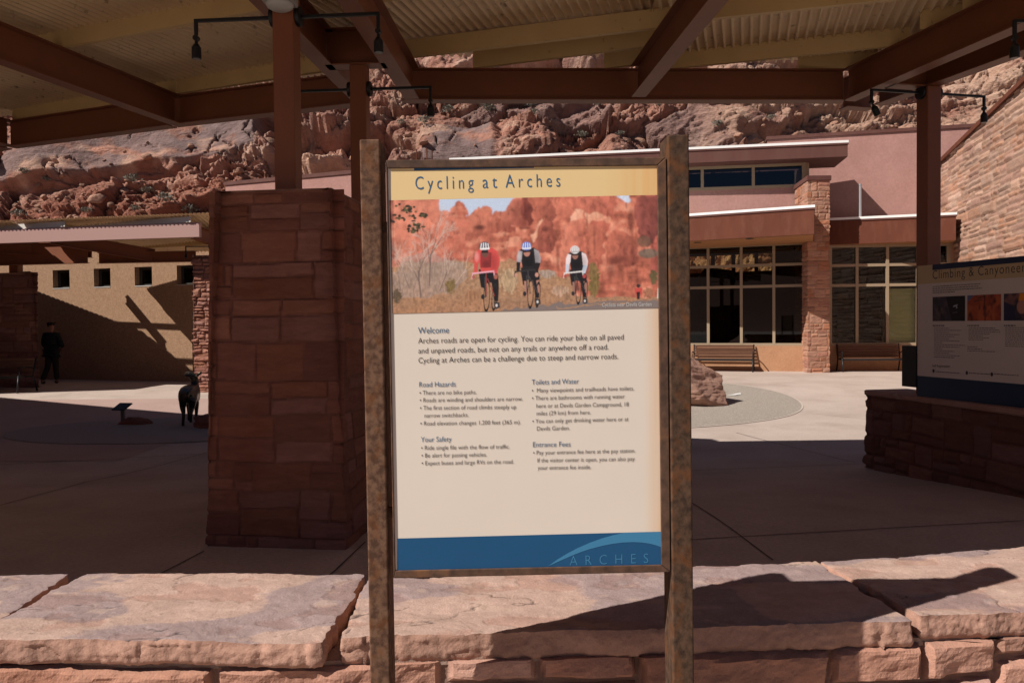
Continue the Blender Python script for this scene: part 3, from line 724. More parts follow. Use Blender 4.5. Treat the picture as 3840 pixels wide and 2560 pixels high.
PYEL = mat('panel_yellow', (0.78, 0.57, 0.285), rough=0.45, spec=0.35); add_stain(PYEL, XE, 0.16, (0.72, 0.36, 0.12))
PBLU = mat('panel_blue', (0.008, 0.072, 0.175), (0.010, 0.080, 0.19), 3, 0.45, spec=0.35)
PLBL = mat('panel_light_blue', (0.045, 0.20, 0.36), rough=0.35, spec=0.4)
PINK_ = mat('print_blue', (0.035, 0.115, 0.22), rough=0.5); PBLK = mat('print_black', (0.045, 0.042, 0.045), rough=0.5); PWHT = mat('print_white', (0.55, 0.52, 0.50), rough=0.5)
def Lc(p): return SP.px(*p)
zy = Lc((1960, 741))[1]
flat(SP, [(1466, 624), (2474, 620), (2474, 731), (1466, 751.5)], 0.0, 'header_band', PYEL, sg)
flat(SP, [(1553, 623), (2002, 620), (2002, 630), (1553, 640)], 0.0003, 'header_bar', PBLU, sg)
flat(SP, [(1490, 2018), (2492, 1992), (2492, 2130), (1490, 2140)], 0.0, 'footer_band', PBLU, sg)
def z8(x, y): return (1300 + x / 1.755, 1700 + y / 1.755)
up_ = [(1322, 742), (1385, 696), (1450, 657), (1520, 620), (1600, 585), (1680, 556), (1750, 536), (1822, 520)]
lo_ = [(2084, 620), (2040, 603), (1990, 590), (1935, 583), (1880, 581), (1815, 584), (1750, 592), (1680, 606), (1600, 627), (1540, 647), (1480, 671), (1400, 706)]
flat(SP, [z8(*p) for p in up_ + [(2084, 513)] + lo_], 0.0004, 'arch_emblem', PLBL, sg)
def z9(x, y): return (1500 + x / 2.352, 1180 + y / 2.352)
for s_, a_, b_ in (('Cycling', (1558, 711), (1776, 707)), ('at', (1810, 706), (1864, 705)), ('Arches', (1896, 704), (2101, 700))):
    V, Fc = text_geo(SP, [(s_, a_, b_, 50)], 0.0006, -0.006, 1.48); mesh_obj('title_word', V, Fc, PINK_, sg)
V, Fc = text_geo(SP, [('ARCHES', z8(1468, 735), z8(1985, 718), 37)], 0.0006, -0.012, 2.1)
mesh_obj('emblem_lettering', V, Fc, PLBL, sg)
body = [('Arches roads are open for cycling. You can ride your bike on all paved', (160, 252), (1972, 218), 49), ('and unpaved roads, but not on any trails or anywhere off a road.', (162, 340), (1838, 305), 49),
        ('Cycling at Arches can be a challenge due to steep and narrow roads.', (163, 425), (1925, 388), 49),
        ('• There are no bike paths.', (172, 705), (675, 698), 37), ('• Roads are winding and shoulders are narrow.', (175, 770), (1083, 757), 37), ('• The first section of road climbs steeply up', (177, 838), (1025, 828), 37),
        ('narrow switchbacks.', (216, 905), (605, 898), 37), ('• Road elevation changes 1,200 feet (365 m).', (180, 975), (1065, 962), 37), ('• Ride single file with the flow of traffic.', (187, 1190), (967, 1178), 37),
        ('• Be alert for passing vehicles.', (190, 1257), (767, 1248), 37), ('• Expect buses and large RVs on the road.', (192, 1325), (1003, 1310), 37),
        ('•  Many viewpoints and trailheads have toilets.', (1163, 685), (2065, 665), 37), ('• There are bathrooms with running water', (1165, 752), (1982, 735), 37), ('here or at Devils Garden Campground, 18', (1203, 820), (2017, 805), 37),
        ('miles (29 km) from here.', (1205, 886), (1683, 876), 37), ('• You can only get drinking water here or at', (1168, 955), (2015, 935), 37), ('Devils Garden.', (1208, 1020), (1497, 1014), 37),
        ('• Pay your entrance fee here at the pay station.', (1175, 1233), (2075, 1213), 37), ('If the visitor center is open, you can also pay', (1213, 1300), (2070, 1285), 37), ('your entrance fee inside.', (1215, 1365), (1685, 1358), 37)]
for s, a, b, c in body:
    V, Fc = text_geo(SP, [(s, z9(*a), z9(*b), c / 2.352)], 0.0003, -0.006); mesh_obj('text_line', V, Fc, PBLK, sg)

heads = [('Welcome', (160, 165), (432, 160), 56), ('Road Hazards', (170, 636), (492, 631), 45), ('Your Safety', (185, 1120), (455, 1115), 45), ('Toilets and Water', (1162, 615), (1578, 606), 45), ('Entrance Fees', (1173, 1165), (1505, 1160), 45)]
for s, a, b, c in heads:
    V, Fc = text_geo(SP, [(s, z9(*a), z9(*b), c / 2.352)], 0.0003, -0.004); mesh_obj('heading_lettering', V, Fc, PINK_, sg)
# the printed photograph, painted in its own 1130 x 480 coordinates (half of the measured enlargement)
pr_ = Print(1130, 480, (188, 92, 62))
TLz, TRz, BLz, BRz = (24, 72), (2238, 22), (40, 1012), (2268, 965)
def Z4(x, y):  # measured enlargement -> print pixels
    a = (x - 24) / 2216.0
    for _ in range(4):
        yt = 72 + (22 - 72) * a; yb = 1012 + (965 - 1012) * a; b = (y - yt) / (yb - yt)
        xl = 24 + 16 * b; xr = 2238 + 30 * b; a = (x - xl) / (xr - xl)
    return (a * 1130, b * 480)
def zp(p): return [Z4(*q_) for q_ in p]
P_ = pr_
xx, yy = P_.X, P_.Y
n1 = fbm(xx / 46, yy / 30, 0 * xx, 5, 31); n2 = fbm(xx / 16, yy / 34, 0 * xx, 4, 77); n3 = fbm(xx / 90, yy / 12, 0 * xx, 4, 12)
tone = np.clip((n1 - 0.5) * 2.3 + (n2 - 0.5) * 1.0 + (n3 - 0.5) * 0.9, -1, 1)[..., None]
P_.I = np.where(tone < 0, P_.I * (1 + tone * 0.62), P_.I + (np.array(lin(232, 150, 112)) - P_.I) * tone * 0.9)
P_.wx = (fbm(xx / 26, yy / 26, 0 * xx, 4, 91) - .5) * 34; P_.wy = (fbm(xx / 26, yy / 26, 0 * xx, 4, 92) - .5) * 30
def dome(p, lt, dk, ang=0.6):
    k = P_.mask(zp(p)); q_ = np.array(zp(p)); x0, x1, y0, y1 = q_[:, 0].min(), q_[:, 0].max(), q_[:, 1].min(), q_[:, 1].max()
    g = np.clip(((xx - x0) / (x1 - x0) * ang + (yy - y0) / (y1 - y0) * (1 - ang)) + (n2 - 0.5) * 0.7, 0, 1)[..., None]
    cc = np.array(lin(*lt)) * (1 - g) + np.array(lin(*dk)) * g; P_.I[k] = cc[k] * (0.8 + 0.4 * n1[k][:, None])
dome([(430, 62), (60, 70), (60, 520), (330, 560), (640, 560), (660, 250), (500, 175)], (214, 122, 88), (186, 88, 60))
dome([(680, 200), (760, 155), (850, 150), (870, 200), (1000, 230), (1050, 330), (840, 340), (660, 330)], (208, 112, 78), (150, 66, 44))
dome([(880, 170), (1000, 90), (1060, 45), (1100, 60), (1130, 250), (1150, 300), (1060, 290)], (206, 110, 78), (140, 60, 42))
dome([(1090, 40), (1160, 40), (1200, 240), (1150, 290), (1115, 200)], (150, 62, 44), (96, 38, 30))
dome([(1200, 40), (1330, 35), (1400, 170), (1350, 320), (1250, 180), (1215, 220)], (196, 98, 66), (120, 52, 40))
dome([(1320, 35), (1860, 28), (1870, 180), (1800, 330), (1640, 250), (1480, 190), (1400, 240)], (206, 108, 76), (172, 78, 54))
dome([(1480, 240), (1540, 150), (1612, 150), (1620, 320), (1640, 560), (1600, 640), (1410, 640), (1430, 420)], (218, 122, 88), (176, 80, 54))
dome([(1490, 220), (1545, 146), (1610, 150), (1608, 225), (1550, 250)], (236, 176, 140), (214, 128, 94))
dome([(1618, 170), (1700, 175), (1835, 215), (1830, 260), (1700, 240), (1660, 275)], (228, 160, 122), (200, 112, 78))
dome([(1640, 290), (1700, 260), (1800, 330), (1780, 480), (1760, 600), (1660, 590)], (200, 104, 70), (158, 70, 48))
dome([(1790, 420), (1840, 330), (1930, 310), (2020, 380), (2060, 480), (2040, 590), (1980, 630), (1850, 600), (1790, 520)], (196, 98, 66), (120, 50, 38))
dome([(2050, 40), (2240, 25), (2260, 330), (2150, 470), (2060, 380), (2030, 200)], (160, 74, 58), (92, 40, 40))
dome([(2180, 430), (2262, 290), (2266, 700), (2160, 640)], (182, 84, 62), (140, 60, 48))
dome([(1180, 360), (1270, 230), (1300, 240), (1270, 330), (1210, 420)], (232, 168, 130), (206, 120, 86))
dome([(930, 460), (1000, 380), (1060, 362), (1110, 380), (1100, 470)], (226, 150, 112), (196, 104, 74))
dome([(1250, 290), (1320, 200), (1390, 380), (1340, 520), (1200, 500)], (190, 92, 64), (128, 54, 40))
for x, y, rx, ry, a in ((760, 295, 60, 26, 0.9), (1130, 300, 60, 14, 0.85), (1300, 310, 40, 30, 0.7), (2000, 240, 30, 120, 0.7), (1400, 560, 18, 160, 0.55), (1700, 400, 12, 150, 0.5), (1640, 230, 8, 120, 0.6), (1880, 560, 110, 40, 0.6), (560, 560, 130, 20, 0.4),
                        (1840, 640, 50, 110, 0.6), (1130, 130, 14, 130, 0.7), (1960, 100, 12, 60, 0.6)):
    q_ = Z4(x, y); P_.ell(q_[0], q_[1], rx / 1.96, ry / 1.96, (88, 34, 28), a, True)
skyp = [(430, 40), (440, 110), (475, 170), (520, 172), (540, 110), (580, 88), (620, 105), (650, 150), (672, 200), (700, 170), (760, 155), (775, 110), (830, 105), (850, 150), (865, 195), (890, 150), (985, 145), (1000, 90), (1060, 30)]
P_.poly(zp(skyp), (172, 190, 216)); P_.poly(zp([(1870, 20), (1880, 40), (1930, 60), (1950, 80), (1980, 86), (1998, 60), (1995, 15)]), (176, 190, 212))
P_.ell(*Z4(2145, 510), 42, 20, (116, 92, 76)); P_.ell(*Z4(2110, 410), 30, 24, (110, 78, 58), 0.8)
ck_ = fbm(xx / 40, yy / 110, 0 * xx, 4, 131); P_.I *= (1 - 0.45 * np.exp(-((ck_ - .5) / .012) ** 2))[..., None]; P_.I *= (0.66 + 0.68 * fbm(xx / 14, yy / 22, 0 * xx, 4, 132))[..., None]
sk_ = P_.mask(zp([(430, 40), (440, 110), (475, 170), (520, 172), (540, 110), (580, 88), (620, 105), (650, 150), (672, 200), (700, 170), (760, 155), (775, 110), (830, 105), (850, 150), (865, 195), (890, 150), (985, 145), (1000, 90), (1060, 30)])); P_.I[sk_] = np.array(lin(172, 190, 216))
P_.blur(2)
bush = zp([(30, 640), (120, 600), (200, 560), (300, 575), (400, 580), (560, 572), (660, 585), (800, 580), (950, 565), (1020, 560), (1090, 610), (1160, 640), (1230, 650), (1300, 655), (1400, 690), (1500, 720), (1530, 850), (1700, 870), (2290, 880), (2290, 1000), (30, 1030)])
kb = P_.mask(bush); g1 = fbm(xx / 9, yy / 7, 0 * xx, 4, 5); g2 = fbm(xx / 60, yy / 40, 0 * xx, 3, 8); g3 = fbm(xx / 5, yy / 16, 0 * xx, 3, 18)
bc = np.array(lin(150, 118, 88)) * (1 - g2[..., None]) + np.array(lin(176, 122, 76)) * g2[..., None]
low = np.clip((yy / 480 - 0.72) * 4, 0, 1)[..., None]; bc = bc * (1 - low * 0.35) + np.array(lin(150, 92, 58)) * low * 0.35
P_.I[kb] = (bc * (0.35 + 1.25 * (0.6 * g1 + 0.4 * g3))[..., None])[kb]
kg = P_.mask(zp([(40, 700), (120, 560), (300, 480), (480, 560), (640, 600), (660, 700), (560, 800), (430, 860), (60, 900)]))
P_.I[kg] = P_.I[kg] * 0.45 + (np.array(lin(150, 130, 122)) * (0.45 + 1.1 * g3[..., None]))[kg] * 0.55
for x, y, rx, ry, c in ((520, 780, 40, 60, (120, 96, 48)), (700, 860, 60, 40, (152, 104, 66)), (1000, 740, 70, 90, (170, 138, 100)), (1320, 680, 70, 34, (156, 132, 116)), (1420, 820, 70, 40, (170, 132, 104)), (1700, 740, 44, 130, (120, 96, 44)), (1690, 640, 26, 70, (124, 96, 48)), (80, 860, 40, 60, (92, 72, 50)), (2190, 700, 30, 60, (96, 80, 46)), (2150, 840, 40, 40, (150, 92, 60))):
    q_ = Z4(x, y); k = ((xx - q_[0]) / (rx / 1.96)) ** 2 + ((yy - q_[1]) / (ry / 1.96)) ** 2 < 2.0 * g1 * (0.5 + g3)
    P_.I[k] = (np.array(lin(*c)) * (0.45 + 1.1 * g3[..., None]))[k]
P_.poly(zp([(880, 1000), (1050, 962), (1300, 940), (1500, 922), (1800, 908), (2290, 898), (2290, 1000), (880, 1030)]), (118, 102, 98))
P_.poly(zp([(1380, 962), (1700, 935), (2000, 922), (2000, 928), (1700, 944), (1400, 970)]), (170, 120, 70))
P_.wx = 0; P_.wy = 0; P_.blur(1)
rb = random.Random(3)
def branch(x, y, a, L, w_, d):
    x1, y1 = x + math.cos(a) * L, y - math.sin(a) * L
    P_.line(*Z4(x, y), *Z4(x1, y1), max(0.7, w_ / 1.96), (110, 88, 80) if d < 2 else (196, 168, 152), 0.9 if d < 2 else 0.55)
    if d < 5:
        for _ in range(3): branch(x + (x1 - x) * rb.uniform(.45, 1), y + (y1 - y) * rb.uniform(.45, 1), a + rb.uniform(-.55, .55), L * rb.uniform(.5, .8), w_ * .62, d + 1)
branch(275, 880, 1.66, 230, 12, 0); branch(345, 780, 1.52, 260, 11, 0); branch(430, 820, 1.2, 180, 7, 1); branch(180, 800, 1.9, 190, 6, 1); branch(110, 820, 1.7, 170, 5, 1); branch(560, 760, 0.95, 150, 5, 2)
for i in range(70):
    cxs, cys, sp_ = rb.choice([(90, 100, 60), (130, 210, 80), (80, 240, 60), (240, 200, 55), (250, 280, 60), (300, 190, 30), (180, 140, 40), (215, 320, 30)])
    q_ = Z4(cxs + rb.gauss(0, sp_ * .5), cys + rb.gauss(0, sp_ * .32)); P_.ell(*q_, rb.uniform(4, 11), rb.uniform(3, 7), rb.choice([(58, 50, 34), (74, 64, 40), (44, 38, 30), (96, 84, 48)]))
P_.poly(zp([(24, 60), (60, 60), (60, 460), (40, 1000), (24, 1010)]), (70, 44, 40), 0.35)
def cyclist(x, y, s, helm, helm2, skin, top, chest, sleeve, fore, hand, bar, leg, calf, wheel_y, frame, lean):
    """x,y: helmet centre in measured coordinates, s: scale"""
    T = lambda pts: zp([(x + a * s, y + b * s) for a, b in pts]); O = lambda a, b: Z4(x + a * s, y + b * s); k = s / 1.96
    P_.poly(T([(-48, 180), (90, 170), (105, 250), (60, 285), (-30, 275)]), leg)                      # hips
    P_.poly(T([(-48, 205), (-5, 200), (0, 330), (-30, 320)]), leg)                                   # far leg
    P_.poly(T([(40, 210), (105, 230), (108, 330), (102, 430), (72, 430), (58, 330)]), leg if calf is None else leg)
    if calf: P_.poly(T([(78, 285), (104, 280), (116, 385), (94, 385)]), calf); P_.poly(T([(-22, 290), (-2, 290), (4, 420), (-14, 420)]), calf)
    P_.ring(*O(22 + lean, wheel_y), 25 * k, 128 * k, 5 * k, (28, 26, 28), 0.06); P_.ring(*O(82 + lean, wheel_y + 8), 22 * k, 110 * k, 5 * k, (36, 34, 36), 0.10)
    P_.line(*O(10, 205), *O(20 + lean, wheel_y), 7 * k, frame); P_.line(*O(20, 250), *O(84 + lean, wheel_y), 6 * k, frame); P_.line(*O(0, 240), *O(6, 400), 10 * k, (60, 56, 58))
    P_.poly(T([(70, 430), (112, 440), (116, 480), (84, 492), (70, 470)]), (52, 48, 52)); P_.ell(*O(90, 462), 9 * k, 12 * k, (196, 190, 186)); P_.ell(*O(-16, 395), 14 * k, 20 * k, (40, 36, 40))
    P_.poly(T([(-62, 34), (-30, 18), (60, 12), (98, 40), (112, 90), (92, 195), (60, 205), (-30, 200), (-44, 120)]), top)
    P_.poly(T([(-34, 50), (52, 46), (48, 165), (-32, 168)]), chest)
    P_.poly(T([(-80, 80), (-62, 36), (-34, 44), (-40, 110), (-52, 140), (-82, 135)]), sleeve); P_.poly(T([(60, 20), (98, 40), (118, 100), (112, 145), (72, 140)]), sleeve)
    P_.poly(T([(-82, 130), (-50, 135), (-58, 215), (-84, 212)]), fore); P_.poly(T([(76, 135), (114, 140), (92, 215), (62, 205)]), fore)
    P_.line(*O(-92, 212), *O(70, 194), 12 * k, bar); P_.line(*O(-94, 205), *O(-100, 255), 8 * k, bar); P_.line(*O(68, 186), *O(76, 245), 8 * k, bar)
    P_.ell(*O(-86, 240), 13 * k, 15 * k, hand); P_.ell(*O(84, 238), 15 * k, 19 * k, hand)
    P_.ell(*O(70, 120), 46 * k, 90 * k, (20, 14, 16), 0.35, True); P_.ell(*O(-62, 80), 22 * k, 50 * k, (240, 220, 210), 0.25, True); P_.ell(*O(10, 140), 40 * k, 40 * k, (16, 12, 14), 0.4, True)
    P_.ell(*O(2, 52), 27 * k, 34 * k, skin); P_.poly(T([(-26, 36), (28, 34), (28, 50), (-26, 52)]), (40, 28, 28))
    P_.ell(*O(0, 0), 40 * k, 36 * k, helm)
    for a in (-24, -8, 8, 24): P_.poly(T([(a - 4, -32 + abs(a) * .3), (a + 4, -32 + abs(a) * .3), (a * 1.35 + 4, 22), (a * 1.35 - 4, 22)]), helm2)
    P_.poly(T([(-38, 14), (38, 10), (36, 24), (-34, 28)]), helm2)
cyclist(1540, 480, 0.92, (214, 212, 212), (160, 158, 162), (150, 96, 80), (36, 32, 38), (30, 27, 32), (216, 196, 200), (178, 190, 210), (170, 50, 50), (206, 200, 198), (30, 27, 32), (150, 100, 84), 370, (60, 56, 60), 12)
cyclist(1143, 450, 1.0, (52, 96, 190), (200, 206, 224), (176, 112, 92), (34, 31, 36), (27, 25, 30), (150, 144, 150), (34, 30, 34), (190, 130, 108), (48, 44, 46), (30, 27, 32), (168, 110, 90), 395, (70, 64, 68), 10)
cyclist(800, 452, 1.06, (58, 62, 84), (220, 216, 216), (110, 64, 54), (206, 44, 38), (150, 28, 30), (212, 50, 42), (206, 46, 40), (160, 80, 62), (220, 150, 168), (28, 25, 30), None, 390, (150, 44, 36), -8)
q_ = Z4(2065, 780); P_.ell(*q_, 8, 8, (60, 40, 40)); P_.poly(zp([(2035, 800), (2095, 795), (2095, 850), (2040, 850)]), (190, 48, 38)); P_.poly(zp([(2050, 830), (2080, 830), (2075, 890), (2055, 890)]), (50, 32, 32))
P_.poly(zp([(2225, 800), (2260, 790), (2266, 890), (2220, 885)]), (190, 190, 170)); P_.ell(*Z4(2240, 775), 6, 7, (120, 80, 66))
Mprint = mat('printed_photo', (1, 1, 1), None, rough=0.48, attr=True, spec=0.35)
P_.blur(1); img = pr_.down(2); gl = img.mean(-1, keepdims=True); img = (img * 0.78 + gl * 0.22) * 1.34 * (0.93 + 0.14 * np.random.RandomState(2).rand(*gl.shape))
TL_, TR_, BL_, BR_ = (1466, 752), (2474, 731), (1466, 1176), (2486, 1154)
print_mesh(SP, [(1460, 752), (2474, 731), (1472, 1176), (2484, 1154)], img, 0.0002, 'photograph', Mprint, sg)
V, Fc = text_geo(SP, [('Cyclists near Devils Garden', (2258, 1150), (2443, 1147), 15)], 0.0006, 0.006)
mesh_obj('caption_lettering', V, Fc, PWHT, sg)

# ================================================================== FOREGROUND SEAT WALL
ZW = 0.80
fw = thing('stone_seat_wall', 'pinkish sandstone seat wall with thick flagstone cap in front of the cycling sign', 'wall', (0, 2.3, -0.03))
def cap_slab(c4, z, th, seed, tone, parent, res=0.0055):
    """c4: back-left, back-right, front-right, front-left xy"""
    BL, BR, FR_, FL_ = [np.array(c, float) for c in c4]
    na = int(max(np.linalg.norm(BR - BL), np.linalg.norm(FR_ - FL_)) / res) + 1; nb_ = int(np.linalg.norm(FL_ - BL) / res) + 1
    A, B = np.meshgrid(np.linspace(0, 1, na), np.linspace(0, 1, nb_))
    XY = (BL * (1 - A[..., None]) + BR * A[..., None]) * (1 - B[..., None]) + (FL_ * (1 - A[..., None]) + FR_ * A[..., None]) * B[..., None]
    # ragged outline: shift points near the border
    def rag(t, s_): return (fbm(t * 7, 0 * t + s_, 0 * t, 5, seed) - 0.5) * 0.022 + (vnoise(t * 45, 0 * t + s_, 0 * t, seed + 2) - 0.5) * 0.007
    X, Y = XY[..., 0].copy(), XY[..., 1].copy()
    k = 0.05
    wF = np.clip(1 - (1 - B) * np.linalg.norm(FL_ - BL) / k, 0, 1) ** 2; wB = np.clip(1 - B * np.linalg.norm(FL_ - BL) / k, 0, 1) ** 2
    Y = Y - wF * rag(X, 1.0) + wB * rag(X, 2.0)
    wL = np.clip(1 - A * np.linalg.norm(BR - BL) / k, 0, 1) ** 2; wR = np.clip(1 - (1 - A) * np.linalg.norm(BR - BL) / k, 0, 1) ** 2
    X = X + wL * rag(Y, 3.0) * 1.2 - wR * rag(Y, 4.0) * 1.2
    f1 = fbm(X * 3.2, Y * 5.5, 0 * X, 6, seed + 5); f2 = fbm(X * 9, Y * 14, 0 * X + 4, 5, seed + 8)
    lay = np.floor(f1 * 13) ; e = f1 * 13 - lay
    dz = (lay - 6) * 0.0016 + 0.0006 * sstep(0.0, 0.12, e) + (f2 - 0.5) * 0.004 + (fbm(X * 60, Y * 60, 0 * X, 3, seed) - 0.5) * 0.0014
    flakes = sstep(0.60, 0.62, fbm(X * 6, Y * 10, 0 * X + 9, 6, seed + 31)); dz = dz - flakes * 0.0028
    ck = fbm(X * 3.2, Y * 6, 0 * X + 6, 4, seed + 80); cm = sstep(0.55, 0.60, vnoise(X * 4.1, Y * 6, 0 * X, seed + 81)); crk = np.exp(-((ck - 0.5) / 0.006) ** 2) * cm
    dz = dz - 0.0035 * crk - 0.0012 * np.maximum(np.maximum(wF, wB) ** 6, np.maximum(wL, wR) ** 6)
    top_ = np.stack([X, Y, z + dz], -1)
    mauve, tan_ = np.array((0.330, 0.240, 0.228)), np.array((0.465, 0.315, 0.258))
    mixf = sstep(0.475 - tone, 0.525 - tone, fbm(X * 2.2 + 3, Y * 4, 0 * X + 1, 6, seed + 40))[..., None]
    C = mauve * (1 - mixf) + tan_ * mixf
    C = C * (0.86 + 0.28 * f2[..., None]) * (0.95 + 0.10 * np.random.RandomState(seed).rand(*X.shape))[..., None]; C = C * (1 - 0.10 * (1 - sstep(0.0, 0.10, e)))[..., None]
    fl2 = sstep(0.69, 0.72, fbm(X * 11, Y * 20, 0 * X + 2, 5, seed + 50))[..., None]; C = C * (1 - fl2 * 0.4) + np.array((0.52, 0.37, 0.29)) * fl2 * 0.4
    C = C * (1 - 0.75 * crk[..., None]); C = C * (1 - 0.25 * flakes[..., None] * np.array([0.3, 0.6, 0.7]))
    # skirt all round
    per = [(0, j) for j in range(na)] + [(i, na - 1) for i in range(1, nb_)] + [(nb_ - 1, j) for j in range(na - 2, -1, -1)] + [(i, 0) for i in range(nb_ - 2, 0, -1)]
    pi_ = np.array(per); ring = top_[pi_[:, 0], pi_[:, 1]]
    tg = np.roll(ring, -1, 0) - np.roll(ring, 1, 0); on = np.stack([-tg[:, 1], tg[:, 0]], 1); on /= np.linalg.norm(on, axis=1)[:, None] + 1e-9
    cen = ring[:, :2].mean(0); sgn = np.sign(((ring[:, :2] - cen) * on).sum(1)); on *= sgn[:, None]
    ks = 15; np_ = len(per); rows = [ring]
    cr = [C[pi_[:, 0], pi_[:, 1]]]
    for r_ in range(1, ks + 1):
        t = r_ / ks; zz = ring[:, 2] - t * th
        x, y = ring[:, 0], ring[:, 1]
        n_a = fbm(x * 12, y * 12, zz * 22, 5, seed + 60) - 0.5; n_b = 1 - np.abs(2 * fbm(x * 22 + zz * 25, y * 22, zz * 22, 4, seed + 61) - 1); n_c = fbm(x * 80, y * 80, zz * 80, 3, seed + 62) - 0.5
        w1_, w2_, wi_, wf_ = worley(x / 0.16, y / 0.16, zz / 0.07, seed + 90)
        out = 0.003 * math.sin(math.pi * t) + min(1, t * 6) * (0.004 * (wi_ - .5) + 0.008 * wf_ + 0.010 * n_a + 0.007 * n_c) - 0.006 * max(0, t - 0.85) * 6
        rows.append(np.column_stack([x + on[:, 0] * out, y + on[:, 1] * out, zz]))
        cc = np.array((0.43, 0.245, 0.180)) * (0.82 + 0.4 * fbm(x * 5, y * 5, zz * 20, 4, seed + 70))[:, None]; cr.append(cc)
    R_ = np.concatenate(rows); CR_ = np.concatenate([cr[1]] + cr[1:])
    nt0 = na * nb_; V = np.vstack([top_.reshape(-1, 3), R_]); CC = np.vstack([C.reshape(-1, 3), CR_])
    ft = grid_faces(nb_, na, flip=True)
    idx0 = pi_[:, 0] * na + pi_[:, 1]; F_ = [ft]
    prev = nt0 + np.arange(np_)
    for r_ in range(ks):
        cur = nt0 + (r_ + 1) * np_ + np.arange(np_)
        F_.append(np.stack([prev, np.roll(prev, -1), np.roll(cur, -1), cur], -1)); prev = cur
    F_ = np.vstack(F_)
    a, b, c = V[F_[0, 0]], V[F_[0, 1]], V[F_[0, 2]]
    if np.cross(b - a, c - a)[2] < 0: F_ = F_[:, ::-1].copy()
    o = mesh_obj('cap_slab', V, F_, M_slab, parent, CC, smooth=True)
    return o
W2 = lambda u, v, z=ZW: atZ(u, v, z)[:2]
cap_slab([W2(-900, 2146), W2(262, 2158), W2(-110, 2388), W2(-1100, 2386)], ZW + 0.004, 0.07, 3, 0.05, fw)
cap_slab([W2(322, 2149), W2(1364, 2153), W2(1210, 2405), W2(-150, 2396)], ZW, 0.064, 14, -0.06, fw)
cap_slab([W2(1386, 2166), W2(3060, 2100), W2(3415, 2318), W2(1272, 2386)], ZW - 0.004, 0.070, 25, 0.05, fw)
cap_slab([W2(3084, 2104), W2(4500, 2010), W2(4700, 2246), W2(3455, 2308)], ZW, 0.066, 36, 0.03, fw)
zb = ZW - 0.074
fpath = [W2(-1100, 2386), W2(1240, 2396), W2(3430, 2314), W2(4700, 2244)]
bpath = [W2(4500, 2010), W2(3070, 2100), W2(1376, 2160), W2(-900, 2148)]
inset = -0.004
fp = [p + np.array([0, inset]) for p in fpath]; bp = [p - np.array([0, inset]) for p in bpath]
o = masonry('masonry', fp + bp, -0.05, zb, fw, res=0.008, bands=(0.15, 0.26), widths=(0.28, 0.62), depth=0.030, rough=0.017, seed=42, colors=STONE_C * 1.12, mortar=(0.27, 0.16, 0.12), mw=0.016, soft=0.016, warp=0.018, tilt=0.012, mt=M_slab)
m_ = MB(); m_.prism([tuple(p + np.array([0, 0.02])) for p in fp] + [tuple(p - np.array([0, 0.02])) for p in bp], zb - 0.01, zb + 0.012); m_.build('mortar_bed', mat('mortar', (0.30, 0.19, 0.145), (0.36, 0.25, 0.20), 14, 0.95, 0.8, 80), fw)

# ================================================================== CLIMBING PANEL ON THE LOW WALL
A_ = atY(3440, 1300, 8.74); B_ = atY(3840, 1300, 7.44)
ex = B_ - A_; ex[2] = 0
cpn = Plane((A_[0], A_[1], 0.76), ex, (0, 0, 1))
if cpn.n @ (CAM - cpn.o) < 0: cpn.n = -cpn.n
ip = thing('information_panel', 'wide shaded climbing and canyoneering information panel standing on the low wall', 'panel', (A_[0], A_[1], 0.76))
ZTP = cpn.px(3440, 998)[1]; LEN = 2.25
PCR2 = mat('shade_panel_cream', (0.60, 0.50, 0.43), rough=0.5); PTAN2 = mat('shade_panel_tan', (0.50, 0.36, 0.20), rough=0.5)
m_ = MB(); m_.box(cpn.pt(LEN / 2, ZTP / 2, -0.02), cpn.ex * LEN / 2, cpn.n * 0.019, cpn.ez * ZTP / 2); m_.build('board', PCR2, ip, 0.002)
def prect(x0, x1, z0, z1, name, mt, out): return flat_l(cpn, [(x0, z0), (x1, z0), (x1, z1), (x0, z1)], out, name, mt, ip)
z_h = cpn.px(3440, 1066)[1]; z_f = cpn.px(3440, 1408)[1]
prect(0, LEN, z_h, ZTP, 'header_band', PTAN2, 0.0005); prect(0, LEN, 0, z_f, 'footer_band', mat('footer_navy', (0.012, 0.03, 0.065), rough=0.4), 0.0005)
x_t = cpn.px(3497, 1000)[0]
prect(x_t, LEN, ZTP - 0.06, ZTP, 'header_bar', mat('bar_navy', (0.012, 0.025, 0.06), rough=0.4), 0.001)
def c13(x, y): return (3350 + x / 2.614, 950 + y / 2.614)
V, Fc = text_geo(cpn, [('Climbing & Canyoneering', c13(386, 252), c13(1432, 170), 33)], 0.0012, -0.004, 1.12)
xe_ = cpn.px(*c13(1300, 180))
mesh_obj('title_lettering', V, Fc, PBLK, ip)
V, Fc = text_geo(cpn, [('Self Registration', c13(383, 1112), c13(553, 1118), 10)], 0.0012, 0.0)
mesh_obj('heading_lettering', V, Fc, PBLK, ip)
